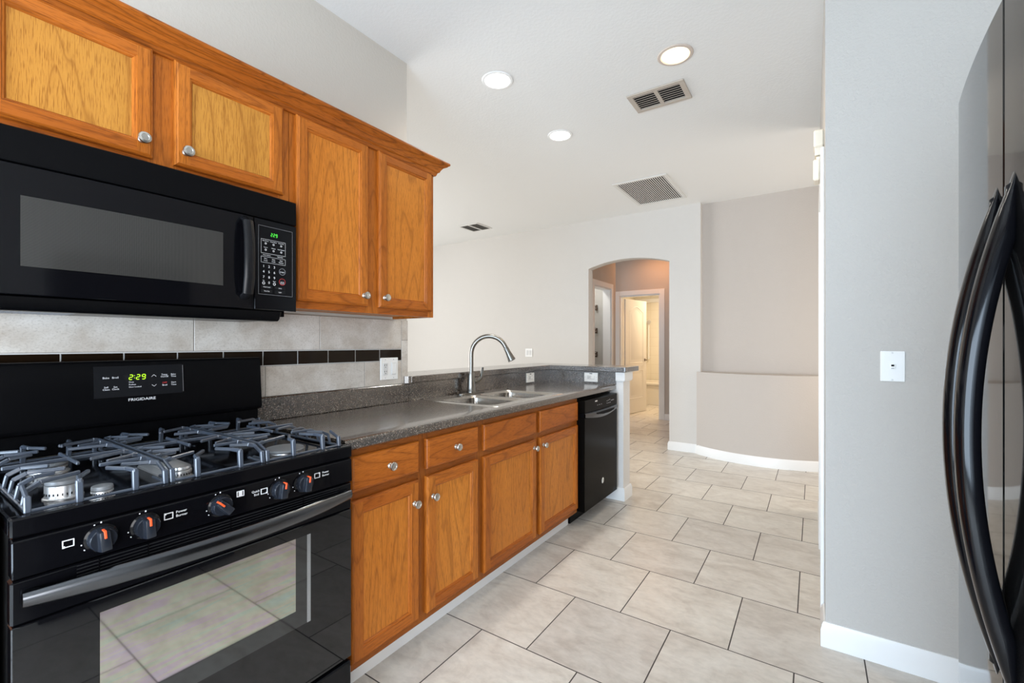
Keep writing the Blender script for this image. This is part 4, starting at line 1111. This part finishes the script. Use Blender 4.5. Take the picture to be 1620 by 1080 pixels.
b = MB(); b.box(.012, .045, -.034, .034, .005, .0085, 'white_shade', .001, 1, q); b.box(.016, .041, -.028, .028, .008, .0095, 'white', .002, 1, q); b.build('rocker_switch', t)
b = MB(); screws(b, q, [(-.0285, .05), (.0285, .05), (-.0285, -.05), (.0285, -.05)]); b.build('screw', t)
for org, R, N, lab in (((XW+0.0203, 3.118, 0.976), (0, 1, 0), (1, 0, 0), 'white sideways outlet plate on the bar backsplash beyond the faucet'),
                       ((-1.528, 3.4397, 0.976), (1, 0, 0), (0, -1, 0), 'white sideways outlet plate at the counter end above the dishwasher')):
    t, q = plate('outlet_plate', org, R, N, 0.120, 0.076, lab, 'outlet', 'outlets along the bar backsplash')
    b = MB(); b.box(-.034, .034, -.0165, .0165, .005, .0075, 'white_shade', .001, 1, q); slots(b, q, -.018, 0, True); b.box(.004, .030, -.012, .012, .0072, .0095, 'white', .001, 1, q); b.build('receptacle', t)
    b = MB(); b.box(-.012, .012, .026, .032, .0055, .0066, 'dark', 0, 1, q); screws(b, q, [(-.05, 0), (.05, 0)]); b.build('screw', t)
t, q = plate('switch_plate', (-3.373, YB-0.0003, 1.126), (1, 0, 0), (0, -1, 0), 0.120, 0.118, 'white double rocker switch plate on the living room back wall', 'switch')
for cx in (-.024, .024): MB().box(cx-.017, cx+.017, -.034, .034, .005, .009, 'white_shade', .002, 1, q).build('rocker_switch', t)
t, q = plate('phone_jack_plate', (0.254, 2.2677, 1.1635), (1, 0, 0), (0, -1, 0), 0.074, 0.118, 'white phone jack plate on the grey wall beside the refrigerator', 'wall plate')
b = MB(); b.box(-.007, .008, -.011, .009, .005, .011, 'white', .001, 1, q); b.box(-.005, .004, 0, .007, .0105, .0118, 'dark', 0, 1, q); b.box(-.005, .004, -.009, -.006, .0105, .0114, 'print_grey', 0, 1, q); b.build('jack', t)
b = MB()
for y in (.052, -.052): b.lathe([(0, .0075), (.0032, .0072), (.0036, .0055), (0, .0055)], q @ Vector((-.001, y, 0)), (0, -1, 0), 'white_shade', 12)
b.build('screw', t)
# chime by the pantry door
t = thing('door_chime', (0.03, 2.56, 2.01), 'small cream two part chime box above the pantry door casing', 'door chime')
b = MB(); b.box(0.010, 0.0245, 2.52, 2.60, 2.055, 2.122, 'ivory', 0.002); b.box(0.004, 0.0395, 2.52, 2.60, 2.1285, 2.165, 'ivory', 0.002); b.build('backplate', t)
MB().box(0.0, 0.0395, 2.515, 2.605, 2.165, 2.246, 'ivory', 0.006).build('upper_box', t); MB().box(-0.002, 0.0245, 2.515, 2.605, 2.012, 2.110, 'ivory', 0.006).build('lower_box', t)

# ------------------------------------------------------------------ ceiling fixtures
def downlight(x, y, label, warm=False):
    t = thing('recessed_light', (x, y, CZ), label, 'ceiling light', 'recessed ceiling lights')
    tm = 'trim_tan' if warm else 'trim'
    b = MB(); b.lathe([(0.074, -0.001), (0.078, -0.006), (0.092, -0.005), (0.096, -0.001), (0.096, -0.0005)], (x, y, CZ), (0, 0, 1), tm, 40); b.build('trim_ring', t)
    if warm:
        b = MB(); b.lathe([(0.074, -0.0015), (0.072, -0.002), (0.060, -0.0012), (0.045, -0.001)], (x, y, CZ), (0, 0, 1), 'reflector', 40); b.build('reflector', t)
        b = MB(); b.lathe([(0, -0.012), (0.030, -0.010), (0.050, -0.004), (0.060, -0.0015)], (x, y, CZ), (0, 0, 1), 'lamp_warm', 32); b.build('bulb', t)
    else:
        b = MB(); b.lathe([(0, -0.022), (0.030, -0.020), (0.055, -0.012), (0.074, -0.0015)], (x, y, CZ), (0, 0, 1), 'lamp_white', 32); b.build('lens', t)
    d = bpy.data.lights.new('downlight', 'SPOT'); d.energy = 24 if warm else 34; d.color = (1.0, 0.78, 0.52) if warm else (1.0, 0.95, 0.87)
    d.spot_size = math.radians(150); d.spot_blend = 0.8; d.shadow_soft_size = 0.07
    o = bpy.data.objects.new('downlight', d); COL.objects.link(o); o.location = (x, y, CZ-0.03)
downlight(-1.606, 2.224, 'larger looking bright white recessed ceiling light close to the wall cabinets')
downlight(-1.628, 3.081, 'bright white recessed ceiling light farther out over the bar')
downlight(-0.642, 2.584, 'warm yellow recessed ceiling light with a tan trim ring', True)

def vent(x0, x1, y0, y1, label, frame, fw, nslat, along, mid=None):
    t = thing('ceiling_vent', ((x0+x1)/2, (y0+y1)/2, CZ), label, 'ceiling vent', 'ceiling vents')
    z0, z1 = CZ-0.010, CZ-0.0006
    b = MB()
    b.box(x0, x1, y0, y0+fw, z0, z1, frame, 0.002); b.box(x0, x1, y1-fw, y1, z0, z1, frame, 0.002)
    b.box(x0, x0+fw, y0+fw, y1-fw, z0, z1, frame, 0.002); b.box(x1-fw, x1, y0+fw, y1-fw, z0, z1, frame, 0.002)
    if mid == 'y': b.box((x0+x1)/2-0.012, (x0+x1)/2+0.012, y0+fw, y1-fw, z0, z1, frame)
    if mid == 'x': b.box(x0+fw, x1-fw, (y0+y1)/2-0.008, (y0+y1)/2+0.008, z0, z1, frame)
    b.build('frame', t)
    MB().box(x0+fw, x1-fw, y0+fw, y1-fw, CZ-0.0016, CZ-0.0006, 'dark').build('duct_shade', t)  # dark plate in place of the shade inside the duct
    return t, (x0+fw, x1-fw, y0+fw, y1-fw)
def louvres(t, r, n, along, m, w=0.010, tilt=35, gap=None):
    x0, x1, y0, y1 = r; b = MB()
    for i in range(n):
        u = (i+0.5)/n
        if along == 'x':
            c = (0, y0+(y1-y0)*u, CZ-0.0062); rng = ((x0, gap[0]), (gap[1], x1)) if gap else ((x0, x1),)
            for a0, a1 in rng: b.box(a0, a1, -w/2, w/2, -0.0006, 0.0006, m, 0, 1, Matrix.Translation(c) @ Matrix.Rotation(math.radians(tilt), 4, 'X'))
        else:
            c = (x0+(x1-x0)*u, 0, CZ-0.0062)
            b.box(-w/2, w/2, y0, y1, -0.0006, 0.0006, m, 0, 1, Matrix.Translation(c) @ Matrix.Rotation(math.radians(tilt), 4, 'Y'))
    return b.build('louvres', t)
t, r = vent(-1.014, -0.657, 2.835, 3.080, 'beige two panel ceiling vent close to the warm recessed light', 'vent_tan', 0.032, 0, 'x', 'y')
louvres(t, r, 7, 'x', 'vent_tan', 0.012, 18, (-0.848, -0.823))
t, r = vent(-1.694, -1.156, 4.320, 5.150, 'large square return air grille in front of the arched opening', 'vent_white', 0.035, 0, 'y')
louvres(t, r, 23, 'y', 'vent_white', 0.0095, 8)
t, r = vent(-4.045, -3.714, 4.680, 5.018, 'small dark ceiling vent far off beside the wall cabinet end', 'vent_white', 0.018, 0, 'y', 'y')
louvres(t, r, 14, 'y', 'vent_dark', 0.012, 12)
